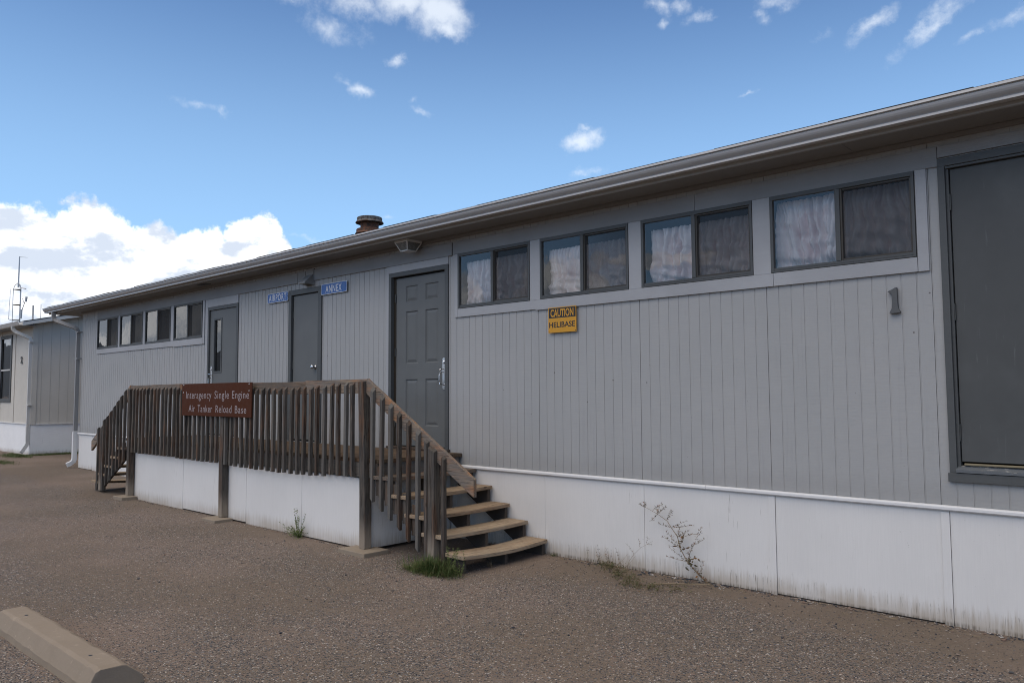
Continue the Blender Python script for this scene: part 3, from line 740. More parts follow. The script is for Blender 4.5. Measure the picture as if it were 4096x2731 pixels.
def window(X, idx, right=True):
    fr = MB(); t = .022
    x0, x1, z0, z1 = X, X+WW, WZ0, WZ1; mx = X+WW*.497
    fr.box(x0, x1, -t, .03, z1-.032, z1)              # head
    fr.box(x0, x1, -t, .03, z0, z0+.014); fr.box(x0+.001, x1-.001, -t+.006, .03, z0+.016, z0+.036); fr.box(x0, x1, -.006, .03, z0+.012, z0+.018)
    fr.box(x0, x0+.024, -t, .03, z0+.014, z1-.032); fr.box(x1-.020, x1, -t, .03, z0+.014, z1-.032)
    fr.box(mx-.018, mx+.018, -t+.002, .03, z0+.036, z1-.032)
    fo = fr.build('window', SLATE, BT, bevel=.0015)
    pl = MB(); pane(pl, x0+.024, mx-.018, -.003, z0+.036, z1-.032); p = pl.build('pane', GLASS, BT); p.parent = fo
    pr = MB(); pane(pr, mx+.034, x1-.034, .019, z0+.05, z1-.046); p = pr.build('pane', GLASSD, BT); p.parent = fo
    ss = MB()
    ss.box(mx+.018, mx+.034, -.012, .024, z0+.036, z1-.032); ss.box(x1-.034, x1-.020, -.008, .024, z0+.036, z1-.032)
    ss.box(mx+.034, x1-.034, -.008, .024, z0+.036, z0+.050); ss.box(mx+.034, x1-.034, -.008, .024, z1-.046, z1-.032)
    s_ = ss.build('sash', BRONZE, BT, bevel=.001); s_.parent = fo
    sn = MB().add([(mx+.03, -.004, z0+.046), (x1-.03, -.004, z0+.046), (x1-.03, -.004, z1-.042), (mx+.03, -.004, z1-.042)], [(0, 1, 2, 3)])
    q = sn.build('insect_screen', SCREEN if right else SCREEND, BT); q.parent = fo
    if right:
        cf = [(x0-.01, z1-.085), (x0+.005, z1-.105), (x0+.02, z1-.080), (x0-.005, z1-.030)][idx]
        a, b = curtain(cf[0], x1-.045, z0+.045, cf[1], idx+2.0)
    else:
        a, b = curtain(mx+.08, x1-.05, z0+.04, z1-.05, idx+12.0, .13)
    c = MB().add(a, b).build('curtain', CLOTH if right else CLOTHD, BT, smooth=True); c.parent = fo
    return fo
CLOTHD = m_plain('dark_curtain_cloth', (.16, .14, .125), .9, 0, .2, 5)
for i, X in enumerate(WIN_R): window(X, i, True)
for i, X in enumerate(WIN_L): window(X, i, False)

# doors ---------------------------------------------------------------
def door_frame(m, x0, x1, z0, z1, wl_, wr, wt, y=-.018, d=.06):
    m.box(x0, x0+wl_, y, d, z0, z1-wt); m.box(x1-wr, x1, y, d, z0, z1-wt); m.box(x0, x1, y, d, z1-wt, z1)
def hinge(m, x, z, y, h=.10, r=.009): m.tube([(x, y, z-h/2), (x, y, z+h/2)], r, 8)
# six panel door
f = MB(); door_frame(f, -7.597, -6.520, .96, 3.070, .05, .055, .052); D1 = f.build('door', SLATE, BT, bevel=.002)
rec = MB(); rec.box(-7.547, -7.505, .030, .05, .96, 3.018); rec.box(-6.577, -6.575, .0, .05, .96, 3.018); r_ = rec.build('jamb', BRONZE, BT); r_.parent = D1
lf = MB(); LY = .032
def leaf_with_panels(m, x0, x1, z0, z1, y, panels):
    xs = sorted(set([x0, x1]+[q for p in panels for q in p[:2]])); zs = sorted(set([z0, z1]+[q for p in panels for q in p[2:]]))
    for a, b in zip(xs[:-1], xs[1:]):
        for c, d in zip(zs[:-1], zs[1:]):
            if any(p[0] <= a and b <= p[1] and p[2] <= c and d <= p[3] for p in panels): continue
            m.add([(a, y, c), (b, y, c), (b, y, d), (a, y, d)], [(0, 1, 2, 3)])
    for (a, b, c, d) in panels:
        rings = [(0, 0), (.010, .012), (.016, .012), (.045, .003)]
        vs = []
        for i_, dy in rings:
            vs += [(a+i_, y+dy, c+i_), (b-i_, y+dy, c+i_), (b-i_, y+dy, d-i_), (a+i_, y+dy, d-i_)]
        fs = []
        for r in range(3):
            for j in range(4): fs.append((r*4+j, r*4+(j+1) % 4, (r+1)*4+(j+1) % 4, (r+1)*4+j))
        fs.append((12, 13, 14, 15)); m.add(vs, fs)
    m.add([(x0, y, z0), (x0, y+.04, z0), (x0, y+.04, z1), (x0, y, z1)], [(0, 1, 2, 3)]); m.add([(x1, y, z0), (x1, y+.04, z0), (x1, y+.04, z1), (x1, y, z1)], [(0, 1, 2, 3)])
    m.add([(x0, y+.04, z0), (x1, y+.04, z0), (x1, y+.04, z1), (x0, y+.04, z1)], [(0, 1, 2, 3)])
cols = [(-7.325, -7.105), (-6.965, -6.735)]
leaf_with_panels(lf, -7.503, -6.580, .975, 3.002, LY, [(a, b, c, d) for a, b in cols for c, d in ((2.70, 2.895), (1.955, 2.585), (1.215, 1.765))])
L1 = lf.build('leaf', DOORL, BT); L1.parent = D1
hm = MB()
for z in (2.76, 2.10, 1.25): hinge(hm, -7.510, z, .022)
hm.each('hinge', DKMET, BT, parent=D1)
hd = MB(); pts = []
for k in range(9): a = math.pi*k/8; pts.append((-6.630+.028*math.cos(a), 2.006-.022+.020*math.sin(a)))
for k in range(9): a = math.pi+math.pi*k/8; pts.append((-6.630+.028*math.cos(a), 1.636+.022+.020*math.sin(a)))
hd.prism(pts, 1, LY-.008, LY-.0006)
hd.lathe([(0, 0), (.017, 0), (.020, .004), (.020, .012), (.014, .016), (0, .016)], (0, 0, 0), 16)
hv = hd.v[-6*16:]; hd.v = hd.v[:-6*16]+[(-6.630+v[0], LY-.008-v[2], 1.952+v[1]) for v in hv]
hd.tube([(-6.632, LY-.008, 1.838), (-6.632, LY-.045, 1.842), (-6.640, LY-.060, 1.836), (-6.650, LY-.062, 1.80), (-6.652, LY-.062, 1.74), (-6.648, LY-.058, 1.705), (-6.634, LY-.008, 1.694)], .008, 8)
hd.tube([(-6.632, LY-.008, 1.872), (-6.640, LY-.048, 1.870), (-6.652, LY-.060, 1.864)], .006, 8)
h_ = hd.build('handle', CHROME, BT, smooth=False); h_.parent = D1
th = MB(); th.box(-7.60, -6.50, -.05, .07, .938, .962); o = th.build('threshold', WX, BT, bevel=.003); o.parent = D1
# flat door with a mitred frame and a knob
f = MB()
fx0, fx1, fz1 = -9.884, -9.057, 3.073
for poly in ([(fx0, .945), (fx0+.072, .945), (fx0+.072, fz1-.072), (fx0, fz1)], [(fx1-.082, .945), (fx1, .945), (fx1, fz1), (fx1-.082, fz1-.072)], [(fx0+.0015, fz1), (fx0+.074, fz1-.0722), (fx1-.0835, fz1-.0722), (fx1-.0015, fz1)]):
    f.prism(poly, 1, -.020, .05)
D2 = f.build('door', SLATE, BT, bevel=.0012)
lf = MB(); lf.box(-9.794, -9.145, .012, .05, .965, 2.992); o = lf.build('leaf', DOORL, BT, bevel=.002); o.parent = D2
lf = MB(); lf.box(-9.812, -9.795, .03, .04, .95, 3.0); o = lf.build('jamb', BRONZE, BT); o.parent = D2
kb = MB(); kb.lathe([(0, 0), (.030, 0), (.032, .006), (.014, .010), (.013, .030), (.024, .036), (.029, .048), (.026, .062), (.012, .068), (0, .068)], (0, 0, 0), 20)
kb.v = [(-9.235+v[0], .012-v[2], 1.968+v[1]) for v in kb.v]
o = kb.build('knob', CHROME, BT, smooth=True); o.parent = D2
hm = MB()
for z in (2.72, 2.0, 1.2): hinge(hm, -9.800, z, .010)
hm.each('hinge', DKMET, BT, parent=D2)
# door with a narrow glass light
f = MB(); door_frame(f, -12.354, -11.350, .945, 3.025, .044, .060, .050, -.014); D3 = f.build('door', SLATE, BT, bevel=.002)
lf = MB(); gx0, gx1, gz0, gz1 = -12.158, -11.925, 1.968, 2.812
for a, b, c, d in ((-12.306, gx0, .965, 2.972), (gx1, -11.413, .965, 2.972), (gx0, gx1, .965, gz0), (gx0, gx1, gz1, 2.972)): lf.box(a, b, .010, .05, c, d)
o = lf.build('leaf', DOORL, BT); o.parent = D3
lt = MB()
for a, b, c, d in ((gx0-.02, gx0+.006, gz0-.02, gz1+.02), (gx1-.006, gx1+.02, gz0-.02, gz1+.02), (gx0+.006, gx1-.006, gz0-.02, gz0+.006), (gx0+.006, gx1-.006, gz1-.006, gz1+.02)): lt.box(a, b, .002, .03, c, d)
o = lt.build('glazing_bead', SLATE, BT, bevel=.001); o.parent = D3
lt = MB(); pane(lt, gx0, gx1, .028, gz0, gz1); o = lt.build('pane', GLASS, BT); o.parent = D3
hd = MB(); hd.box(-12.262, -12.212, .003, .010, 1.77, 2.055); hd.tube([(-12.237, .005, 1.93), (-12.237, -.045, 1.93), (-12.19, -.05, 1.925), (-12.14, -.05, 1.92)], .009, 8); hd.tube([(-12.237, .005, 2.01), (-12.237, -.012, 2.01)], .016, 12)
hd.tube([(-12.245, .003, 1.87), (-12.25, -.04, 1.86), (-12.25, -.04, 1.72), (-12.245, .003, 1.70)], .008, 8)
o = hd.build('handle', CHROME, BT, bevel=.001); o.parent = D3
hm = MB()
for z in (2.73, 1.98, 1.2): hinge(hm, -11.405, z, .004, .12, .011)
hm.each('hinge', DKMET, BT, parent=D3)
# wide plain door at the near end, boarded sill below it
f = MB(); f.box(-1.447, -1.402, -.020, .06, 1.033, 3.215-.055); f.box(-1.4018, -1.3835, .004, .06, 1.06, 3.16); f.box(-1.447, -.36, -.020, .06, 3.16, 3.215); f.box(-.405, -.36, -.020, .06, 1.033, 3.16)
f.box(-1.402, -.36, -.010, .06, 3.142, 3.159)
f.box(-1.457, -.35, -.026, -.0005, .972, 1.031)
D0 = f.build('door', SLATE, BT, bevel=.002)
lf = MB(); lf.box(-1.378, -.41, .020, .06, 1.108, 3.138); o = lf.build('leaf', DOORM, BT, bevel=.003); o.parent = D0
sl_ = MB(); sl_.prism([(-.032, 1.036), (-.032, 1.056), (.02, 1.080), (.06, 1.080), (.06, 1.036)], 0, -1.405, -.40); o = sl_.build('sill', SLCHIP if False else m_paint('chipped_sill_paint', (.115, .125, .133), (2, 2, 20), chips=.42, chipcol=(.5, .48, .42)), BT); o.parent = D0
sw = MB(); sw.box(-1.360, -.42, -.002, .018, 1.086, 1.098); o = sw.build('door_sweep', m_plain('yellowed_rubber', (.24, .20, .12), .7), BT, bevel=.002); o.parent = D0
hm = MB()
for z in (2.905, 2.135, 1.305): hinge(hm, -1.381, z, .012, .115, .008)
hm.each('hinge', DKMET, BT, parent=D0)
# downspout at the far corner
def rect(w_, h_): return [(-w_/2, -h_/2), (w_/2, -h_/2), (w_/2, h_/2), (-w_/2, h_/2)]
ds = MB(); R75 = rect(.075, .055)
ds.sweep([(-18.60, -.43, 3.40), (-18.60, -.43, 3.29), (-18.585, -.415, 3.235), (-18.54, -.385, 3.20), (-18.25, -.12, 3.055), (-18.215, -.085, 3.02), (-18.20, -.065, 2.97), (-18.20, -.06, 2.90), (-18.20, -.06, .84)], R75, (1, 0, 0))
for z in (2.955, 2.385): ds.box(-18.255, -18.115, -.097, -.002, z-.014, z+.014)
dso = ds.build('downspout', m_plain('grey_downspout_enamel', (.24, .24, .238), .45, 0, .06, 4), BT)
ds = MB(); ds.sweep([(-18.21, -.062, .82), (-18.21, -.062, .25), (-18.215, -.075, .20), (-18.24, -.12, .155), (-18.28, -.18, .125)], rect(.088, .068), (1, 0, 0))
o = ds.build('boot', BULL, BT); o.parent = dso

# ------------------------------------------------------------------ lights fixed on the building
def soffit_light():
    t = thing('soffit_light', (-7.04, -.17, 3.383), 'boxy cream porch light with tapered glass under the eave by the panelled door', 'light')
    m = MB(); m.box(-7.155, -6.925, -.285, -.055, 3.355, 3.382)
    A = (-7.145, -6.935, -.275, -.065, 3.355); Bq = (-7.10, -6.98, -.23, -.11, 3.262)
    m.box(Bq[0]-.006, Bq[1]+.006, Bq[2]-.006, Bq[3]+.006, 3.257, 3.268)
    for i in (0, 1):
        for j in (2, 3):
            m.tube([(A[i], A[j], A[4]), (Bq[i], Bq[j], Bq[4])], .008, 4)
    m.build('frame', CREAM, t)
    g_ = MB(); a = [(A[0], A[2], A[4]), (A[1], A[2], A[4]), (A[1], A[3], A[4]), (A[0], A[3], A[4])]; b = [(Bq[0], Bq[2], Bq[4]), (Bq[1], Bq[2], Bq[4]), (Bq[1], Bq[3], Bq[4]), (Bq[0], Bq[3], Bq[4])]
    g_.add(a+b, [(i, (i+1) % 4, (i+1) % 4+4, i+4) for i in range(4)]+[(4, 5, 6, 7)])
    g_.build('glass_shade', m_plain('grubby_ribbed_glass', (.13, .13, .12), .25, 0, .1, 30), t)
soffit_light()
def hood_light():
    t = thing('wall_light', (-9.345, 0, 3.12), 'grey wedge shaped hood light above the flat door between the blue signs', 'light')
    m = MB(); m.box(-9.44, -9.25, -.022, -.001, 3.10, 3.33)
    m.add([(-9.425, -.022, 3.25), (-9.265, -.022, 3.25), (-9.265, -.022, 3.105), (-9.425, -.022, 3.105), (-9.425, -.15, 3.135), (-9.265, -.15, 3.135), (-9.265, -.15, 3.115), (-9.425, -.15, 3.115)],
          [(0, 1, 5, 4), (4, 5, 6, 7), (0, 4, 7, 3), (1, 2, 6, 5), (0, 3, 2, 1)])
    m.build('hood', FRIEZE, t)
    MB().box(-9.415, -9.275, -.145, -.03, 3.108, 3.112).build('lens', m_plain('amber_lens', (.16, .12, .06), .3), t)
hood_light()

# ------------------------------------------------------------------ signs
def rrect(x0, x1, z0, z1, r, n=5):
    p = []
    for cx, cz, a0 in ((x1-r, z1-r, 0), (x0+r, z1-r, 90), (x0+r, z0+r, 180), (x1-r, z0+r, 270)):
        for k in range(n+1): a = R(a0+90*k/n); p.append((cx+r*math.cos(a), cz+r*math.sin(a)))
    return p
def lettering(m, txt, x0, x1, z0, h, y, off=0.0, sp=1.0):
    v, f = text_mb(txt, x1-x0, h, off, sp); m.add([(q[0]+x0, y, q[2]+z0) for q in v], f)
def street_sign(x0, x1, z0, z1, txt, tx0, tx1, label, rot=0.0):
    t = thing('name_sign', ((x0+x1)/2, 0, z0), label, 'sign')
    MB().prism(rrect(x0, x1, z0, z1, .022), 1, -.028, -.025).build('border', SWHITE, t)
    MB().prism(rrect(x0+.007, x1-.007, z0+.007, z1-.007, .017), 1, -.0288, -.0281).build('plate', BLUE, t)
    m = MB(); lettering(m, txt, tx0, tx1, z0+.023, .097, -.0296, .010, 1.16); m.build('lettering', SWHITE, t)
    m = MB()
    for x in (x0+.018, x1-.018):
        m.lathe([(0, 0), (.005, 0), (.004, .003), (0, .003)], (0, 0, 0), 8); q = m.v[-32:]; m.v = m.v[:-32]+[(x+v[0], -.0290-v[2], (z0+z1)/2+v[1]) for v in q]
    m.each('screw', DKMET, t)
    return t
street_sign(-10.450, -9.884, 2.934, 3.073, 'AIRPORT', -10.408, -9.932, 'blue AIRPORT plate with white letters left of the flat door')
street_sign(-9.052, -8.457, 2.936, 3.082, 'ANNEX', -8.945, -8.575, 'blue ANNEX plate with white letters right of the flat door')
t = thing('warning_sign', (-4.84, 0, 2.19), 'yellow and black CAUTION HELIBASE sign under the window sill', 'sign')
MB().box(-5.018, -4.662, -.0295, -.0265, 2.191, 2.4445).build('plate', YEL, t, bevel=.001)
MB().box(-5.010, -4.670, -.0305, -.0298, 2.337, 2.437).build('header_panel', BLK, t)
m = MB(); lettering(m, 'CAUTION', -4.987, -4.695, 2.350, .074, -.0311, .024, 1.0); m.build('lettering', YEL, t)
m = MB(); lettering(m, 'HELIBASE', -5.006, -4.678, 2.243, .053, -.0302, .020, 1.0); m.build('lettering', BLK, t)
m = MB()
for x, z in ((-5.008, 2.203), (-4.672, 2.203)): m.box(x-.003, x+.003, -.0325, -.0295, z-.003, z+.003)
m.each('screw', DKMET, t)
# wooden house numbers
pts = [(398,600),(520,556),(625,506),(670,508),(676,700),(680,950),(694,1100),(748,1188),(742,1222),(428,1236),(430,1200),(496,1090),(514,900),(508,690),(470,640),(392,628)]
nm = MB(); nm.prism([(-1.797+(a-410)/325*.073, 2.337-(b-508)/724*.187) for a, b in pts], 1, -.034, -.006)
tag(nm.build('house_number', NUM, bevel=.003, base=(-1.76, 0, 2.15)), 'grey wooden numeral 1 on the siding beside the near door', 'house number')

# ------------------------------------------------------------------ wooden deck with two flights of steps
DK = thing('wooden_deck', (-9.5, -.6, 0), 'weathered wooden entrance deck with slatted railing, white skirt and steps at both ends', 'deck')
FX0, FX1 = -12.62, -6.30          # floor ends
m = MB(); y = -1.165
for k in range(8):
    zz = .935+random.uniform(-.002, .002); m.box(FX0, FX1, y+.004, y+.1405, zz-.038, zz); y += .1452
m.build('floor', DECKW, DK, bevel=.003)
m = MB(); m.box(FX0+.02, FX1-.02, -1.160, -1.122, .745, .895); m.box(FX0+.02, FX0+.058, -1.12, -.03, .745, .895); m.box(FX1-.058, FX1-.02, -1.12, -.03, .745, .895); m.box(FX0+.06, FX1-.06, -.07, -.032, .745, .895)
for k in range(1, 14): x = FX0+.02+k*.45; m.box(x-.019, x+.019, -1.12, -.072, .75, .893)
m.build('rim_joist', WX, DK, bevel=.002)
# white skirt
m = MB()
for (a, b, zt, zb, yy) in ((-12.47, -11.943, .722, .030, -1.118), (-11.938, -10.713, .722, .024, -1.120), (-10.706, -9.460, .720, .034, -1.120), (-9.452, -8.965, .722, .040, -1.128), (-8.957, -7.725, .722, .016, -1.130), (-7.719, -6.490, .722, .012, -1.131)):
    m.box(a, b, yy, yy+.012, zb+random.uniform(-.008, .01), zt)
m.box(-6.488, -6.476, -1.118, -.02, .035, .72)
m.box(-12.48, -12.468, -1.105, -.02, .04, .72)
m.each('skirt_panel', WHITED, DK, bevel=.0015)
m = MB(); m.prism([(-1.1325, .722), (-1.112, .722), (-1.112, .732), (-1.1325, .730)], 0, -12.47, -6.49); m.build('skirt_cap', BULL, DK)
# posts
def post(x0, x1, y0, y1, z0, z1, lean=0.0, bevel=.006):
    m = MB(); xc = (x0+x1)/2
    segs = 10; vs = []; fs = []
    for i in range(segs+1):
        f_ = i/segs; z = z0+(z1-z0)*f_; dx = lean*(1-f_)+.003*math.sin(f_*5+x0); dy = .003*math.sin(f_*4+x0*3)
        top = i == segs
        vs += [(x0+dx, y0+dy, z-(.018 if top else 0)), (x1+dx, y0+dy, z-(.018 if top else 0)), (x1+dx, y1+dy, z), (x0+dx, y1+dy, z)]
    for i in range(segs):
        for j in range(4): fs.append((i*4+j, i*4+(j+1) % 4, (i+1)*4+(j+1) % 4, (i+1)*4+j))
    fs += [(3, 2, 1, 0), tuple(range(segs*4, segs*4+4))]
    m.add(vs, fs); return m.build('post', WZP, DK, bevel=bevel)
post(-6.562, -6.474, -1.222, -1.134, .045, 1.735, .10*.4)
post(-9.487, -9.399, -1.222, -1.134, .055, 1.50)
post(-12.432, -12.344, -1.222, -1.134, .07, 1.70)
# top rail (on edge behind the balusters)
m = MB(); m.box(-12.42, -10.75, -1.182, -1.144, 1.602, 1.744); m.box(-10.745, -7.60, -1.181, -1.143, 1.598, 1.738); m.box(-7.595, -6.47, -1.183, -1.145, 1.602, 1.749)
for k, v in enumerate(m.v):
    x = v[0]; m.v[k] = (v[0], v[1], v[2]+.006*math.sin(x*1.1))
m.each('top_rail', RAILX, DK, bevel=.004)
# balusters
def bal_mesh(zb, zt, sx=0.0, name='baluster', w_=.038, back=.034, slantb=0.0, cx=-6.0):
    h = w_/2; vs = []; segs = 8; fs = []
    for i in range(segs+1):
        f_ = i/segs
        for (a, b) in ((-h, -h), (h, -h), (h, h), (-h, h)):
            zbv = zb-slantb*a; ztv = zt-sx*a+(b+h)/w_*back
            vs.append((a, b, zbv+(ztv-zbv)*f_))
    for i in range(segs):
        for j in range(4): fs.append((i*4+j, i*4+(j+1) % 4, (i+1)*4+(j+1) % 4, (i+1)*4+j))
    fs += [(3, 2, 1, 0), tuple(range(segs*4, segs*4+4))]
    me = bpy.data.meshes.new(name); me.from_pydata(vs, [], fs)
    bm = bmesh.new(); bm.from_mesh(me); bmesh.ops.recalc_face_normals(bm, faces=bm.faces)
    es = [e for e in bm.edges if len(e.link_faces) == 2 and e.calc_face_angle(0) > .5]
    bmesh.ops.bevel(bm, geom=es, offset=.003, segments=2, profile=.6, affect='EDGES'); 
    ph = random.random()*10
    for v in bm.verts:
        v.co.x += .0045*math.sin(v.co.z*2.6+ph)+.002*mn.noise(Vector((ph, v.co.z*5, 0))); v.co.y += .003*math.sin(v.co.z*3.1+ph*2)
    bm.to_mesh(me); bm.free(); me.materials.append(WZ); return me
def put_bal(me, x, y, parent, tx=0.0, ty=0.0, dz=0.0):
    o = bpy.data.objects.new('baluster', me); col.objects.link(o); o.parent = parent
    o.location = Vector((x, y, dz))-ROOT[parent]; o.rotation_euler = (ty, tx, 0); ROOT[o] = ROOT[parent]
    return o
random.seed(21)
variants = [bal_mesh(.722, 1.658, 0, back=.036) for _ in range(6)]
xb = [-6.698+.019, -6.820+.019, -6.945+.019, -7.081+.019, -7.210+.019, -7.338+.019, -7.460+.019, -7.607+.019, -7.724+.019, -7.863+.019, -7.975, -8.094, -8.226, -8.349, -8.475, -8.598]
x = -8.598
while x > -12.42:
    x -= .1262
    if x < -12.44: break
    xb.append(x)
xb = [x for x in xb if not (-9.50 < x < -9.38)]
for x in xb:
    if x < -12.30: continue
    dz = .012*math.sin(x*1.7)+random.uniform(-.006, .006)+(.03 if x < -10.8 else 0)+(.03 if x > -7.1 else 0)
    put_bal(random.choice(variants), x, -1.201, DK, random.gauss(0, .004), 0, dz-.008 if dz < .02 else dz*.5).rotation_euler.z = random.gauss(0, .03)
# flights
RISE = [.147, .302, .452, .616, .776]; FRONT = [-5.058, -5.312, -5.561, -5.814, -6.066]
def flight(right=True):
    S = 1 if right else -1
    def X(v): return v if right else (-12.62-(v+6.30))       # mirrored about the deck ends
    g0 = 0.0 if right else .05
    k = (1 if right else (.935-.05)/.935)
    def Z(v): return v if right else .935-(.935-v)*k
    m = MB()
    def stringer(y0, y1):
        p = [(-5.10, 0)]
        for z, fx in zip(RISE, FRONT): p += [(fx-.02, z-.04)]; p += [(fx-.272, z-.04)]
        p2 = []
        px_ = -5.08; p2.append((px_, -.01))
        for z, fx in zip(RISE, FRONT):
            p2.append((fx-.022, z-.039)); p2.append((fx-.274 if z < .7 else -6.30, z-.039))
        p2[-1] = (-6.298, RISE[-1]-.039); p2.append((-6.298, .895)) if False else None
        p2 += [(-6.298, .60), (-5.285, -.01)]
        m.prism([(X(a), Z(b)) for a, b in [q for q in p2 if q]], 1, y0, y1)
    for (y0, y1) in ((-1.158, -1.120), (-.62, -.582), (-.078, -.040)): stringer(y0, y1)
    st = m.build('staircase', WXD, DK)
    ns = 16
    for i, (z, fx) in enumerate(zip(RISE, FRONT)):
        m = MB(); dep = .285; vs = []; fs = []
        sag = .022 if i == 0 else .010
        for q in range(ns+1):
            f_ = q/ns; y = -1.205+(-.025+1.205)*f_; dz = -sag*math.sin(math.pi*f_)+(.018*(1-f_) if i == 0 else .004*(1-f_)); bx = .012*math.sin(math.pi*f_) if i == 0 else .004*math.sin(3*f_+i)
            if i == 0: bx += .03*(1-f_)
            for (a, b) in ((0, -.036), (0, 0), (-dep, 0), (-dep, -.036)): vs.append((X(fx+a+bx), y, Z(z)+b+dz))
        for q in range(ns):
            for j in range(4): fs.append((q*4+j, q*4+(j+1) % 4, (q+1)*4+(j+1) % 4, (q+1)*4+j))
        fs += [(3, 2, 1, 0), tuple(range(ns*4, ns*4+4))]
        m.add(vs, fs); o = m.build('tread', TREADW if i < 4 else WYG, DK, bevel=.005); o.parent = st
    # sloping hand rail
    def rz(x): return 1.748+(x+6.47)*(.838-1.748)/(-4.92+6.47)
    m = MB(); xa, xe = -6.472, -4.922
    m.prism([(X(xa), rz(xa)), (X(xe), rz(xe)), (X(xe), rz(xe)-.160), (X(xa), rz(xa)-.158)], 1, -1.182, -1.144)
    o = m.build('handrail', RAILX, DK, bevel=.004); o.parent = st
    # balusters down the slope
    xs = [-6.335, -6.195, -6.058, -5.918, -5.782, -5.645]
    zb_ = [.537, .457, .385, .309, .215, .140]
    for i, (x, zb) in enumerate(zip(xs, zb_)):
        me = bal_mesh(zb, rz(x)-.048, S*.75, back=.034, slantb=S*.9)
        b = put_bal(me, X(x), -1.201, DK, random.gauss(0, .003), 0, 0 if right else Z(zb)-zb if False else (0 if right else .02)); b.parent = st
    if not right:
        pass
    me = bal_mesh(.02, rz(-5.285)-.05, S*.6, back=.02); b = put_bal(me, X(-5.285), -1.201, DK, 0, 0, g0); b.parent = st
    me = bal_mesh(.02, rz(-5.522)-.05, S*.6, back=.02); b = put_bal(me, X(-5.518), -1.203, DK, 0, 0, g0); b.parent = st
    # newel
    vs = []; fs = []; m = MB(); a, b = -5.485, -5.397; zt = rz(-5.44)-.06
    m.add([(X(a), -1.225, .02+g0), (X(b), -1.225, .02+g0), (X(b), -1.137, .02+g0), (X(a), -1.137, .02+g0), (X(a), -1.225, zt+.012), (X(b), -1.225, zt-.03), (X(b), -1.137, zt+.01), (X(a), -1.137, zt+.05)], [(0, 3, 2, 1), (4, 5, 6, 7), (0, 1, 5, 4), (1, 2, 6, 5), (2, 3, 7, 6), (3, 0, 4, 7)])
    o = m.build('newel_post', WZP, DK, bevel=.006); o.parent = st
    # short upright cleats that carry the stringer
    m = MB()
    for i, (x, zb) in enumerate(zip(xs[:5], zb_)): m.box(min(X(x+.022), X(x+.125)), max(X(x+.022), X(x+.125)), -1.1815, -1.160, zb+.045, zb+.33)
    m.each('cleat', WZ, DK, bevel=.003, parent=st)
flight(True); flight(False)

# large brown sign screwed to the railing
t = thing('base_sign', (-9.57, -1.225, 1.31), 'brown Interagency Single Engine Air Tanker Reload Base board on the railing', 'sign')
MB().box(-10.520, -8.655, -1.2475, -1.2345, 1.317, 1.742).build('board', BRN, t, bevel=.002)
m = MB()
for wd, a, b, z, h in (('Interagency', -10.394, -9.674, 1.544, .098), ('Single', -9.587, -9.212, 1.544, .100), ('Engine', -9.131, -8.717, 1.545, .097), ('Air', -10.310, -10.132, 1.370, .092), ('Tanker', -10.051, -9.646, 1.368, .095), ('Reload', -9.553, -9.139, 1.367, .095), ('Base', -9.054, -8.775, 1.366, .093)):
    lettering(m, wd, a, b, z, h, -1.2485, .0, 1.12)
m.each('lettering', LTR, t)
m = MB()
for x, z in ((-10.47, 1.725), (-8.715, 1.722), (-10.48, 1.625), (-8.715, 1.640)):
    m.lathe([(0, 0), (.008, 0), (.006, .004), (0, .004)], (0, 0, 0), 10); q = m.v[-40:]; m.v = m.v[:-40]+[(x+v[0], -1.2475-v[2], z+v[1]) for v in q]
m.each('screw', SWHITE, t)

# concrete pads under the posts
def pad(x0, x1, y0, y1, h, label, seed):
    m = MB(); z = ground_h((x0+x1)/2); m.box(x0, x1, y0, y1, z-.05, z+h)
    tag(m.build('concrete_pad', PADC, bevel=.006, base=((x0+x1)/2, (y0+y1)/2, z)), label, 'paving block', 'concrete pads under the deck posts')
pad(-6.70, -6.262, -1.355, -1.05, .040, 'concrete block under the near corner post of the deck', 1)
pad(-9.62, -9.25, -1.385, -1.145, .034, 'concrete block under the middle post below the brown sign', 2)
pad(-12.57, -12.22, -1.350, -1.13, .042, 'concrete block under the far post beside the left steps', 3)

# ------------------------------------------------------------------ wheel stop
ws = MB(); pf = [(-4.437, -.02), (-4.433, .042), (-4.395, .125), (-4.372, .133), (-4.258, .133), (-4.238, .126), (-4.150, .050), (-4.135, -.02)]
nseg = 40; vs = []; fs = []; n = len(pf)
for i in range(nseg+1):
    x = -6.29+1.765*i/nseg; e = 1.0
    for (a, b) in pf:
        dn = .004*mn.noise(Vector((x*9, a*20, b*20)))+.002*mn.noise(Vector((x*40, a*60, b*60)))
        yy = a+dn; zz = b+dn
        if i in (0, nseg) and b > .06: zz -= .008
        ch = mn.noise(Vector((x*16, a*40, 7)))
        if .10 < b < .131 and ch > .28: zz -= (ch-.28)*.035
        vs.append((x+(.012*mn.noise(Vector((a*30, b*30, i))) if i in (0, nseg) else 0), yy, zz))
for i in range(nseg):
    for j in range(n): fs.append((i*n+j, i*n+(j+1) % n, (i+1)*n+(j+1) % n, (i+1)*n+j))
fs += [tuple(range(n))[::-1], tuple(range(nseg*n, nseg*n+n))]
ws.add(vs, fs); t = thing('wheel_stop', (-5.385, -4.285, 0), 'long tan concrete parking block lying on the gravel in the corner', 'wheel stop')
ws.build('block', CONC, t, bevel=.004)
m = MB()
for x, y, r in ((-5.985, -4.318, .011), (-4.795, -4.328, .011)): m.lathe([(0, 0), (r, 0), (r, .0015), (0, .0015)], (x, y, .1325), 12)
m.each('pin_hole', BLK, t)

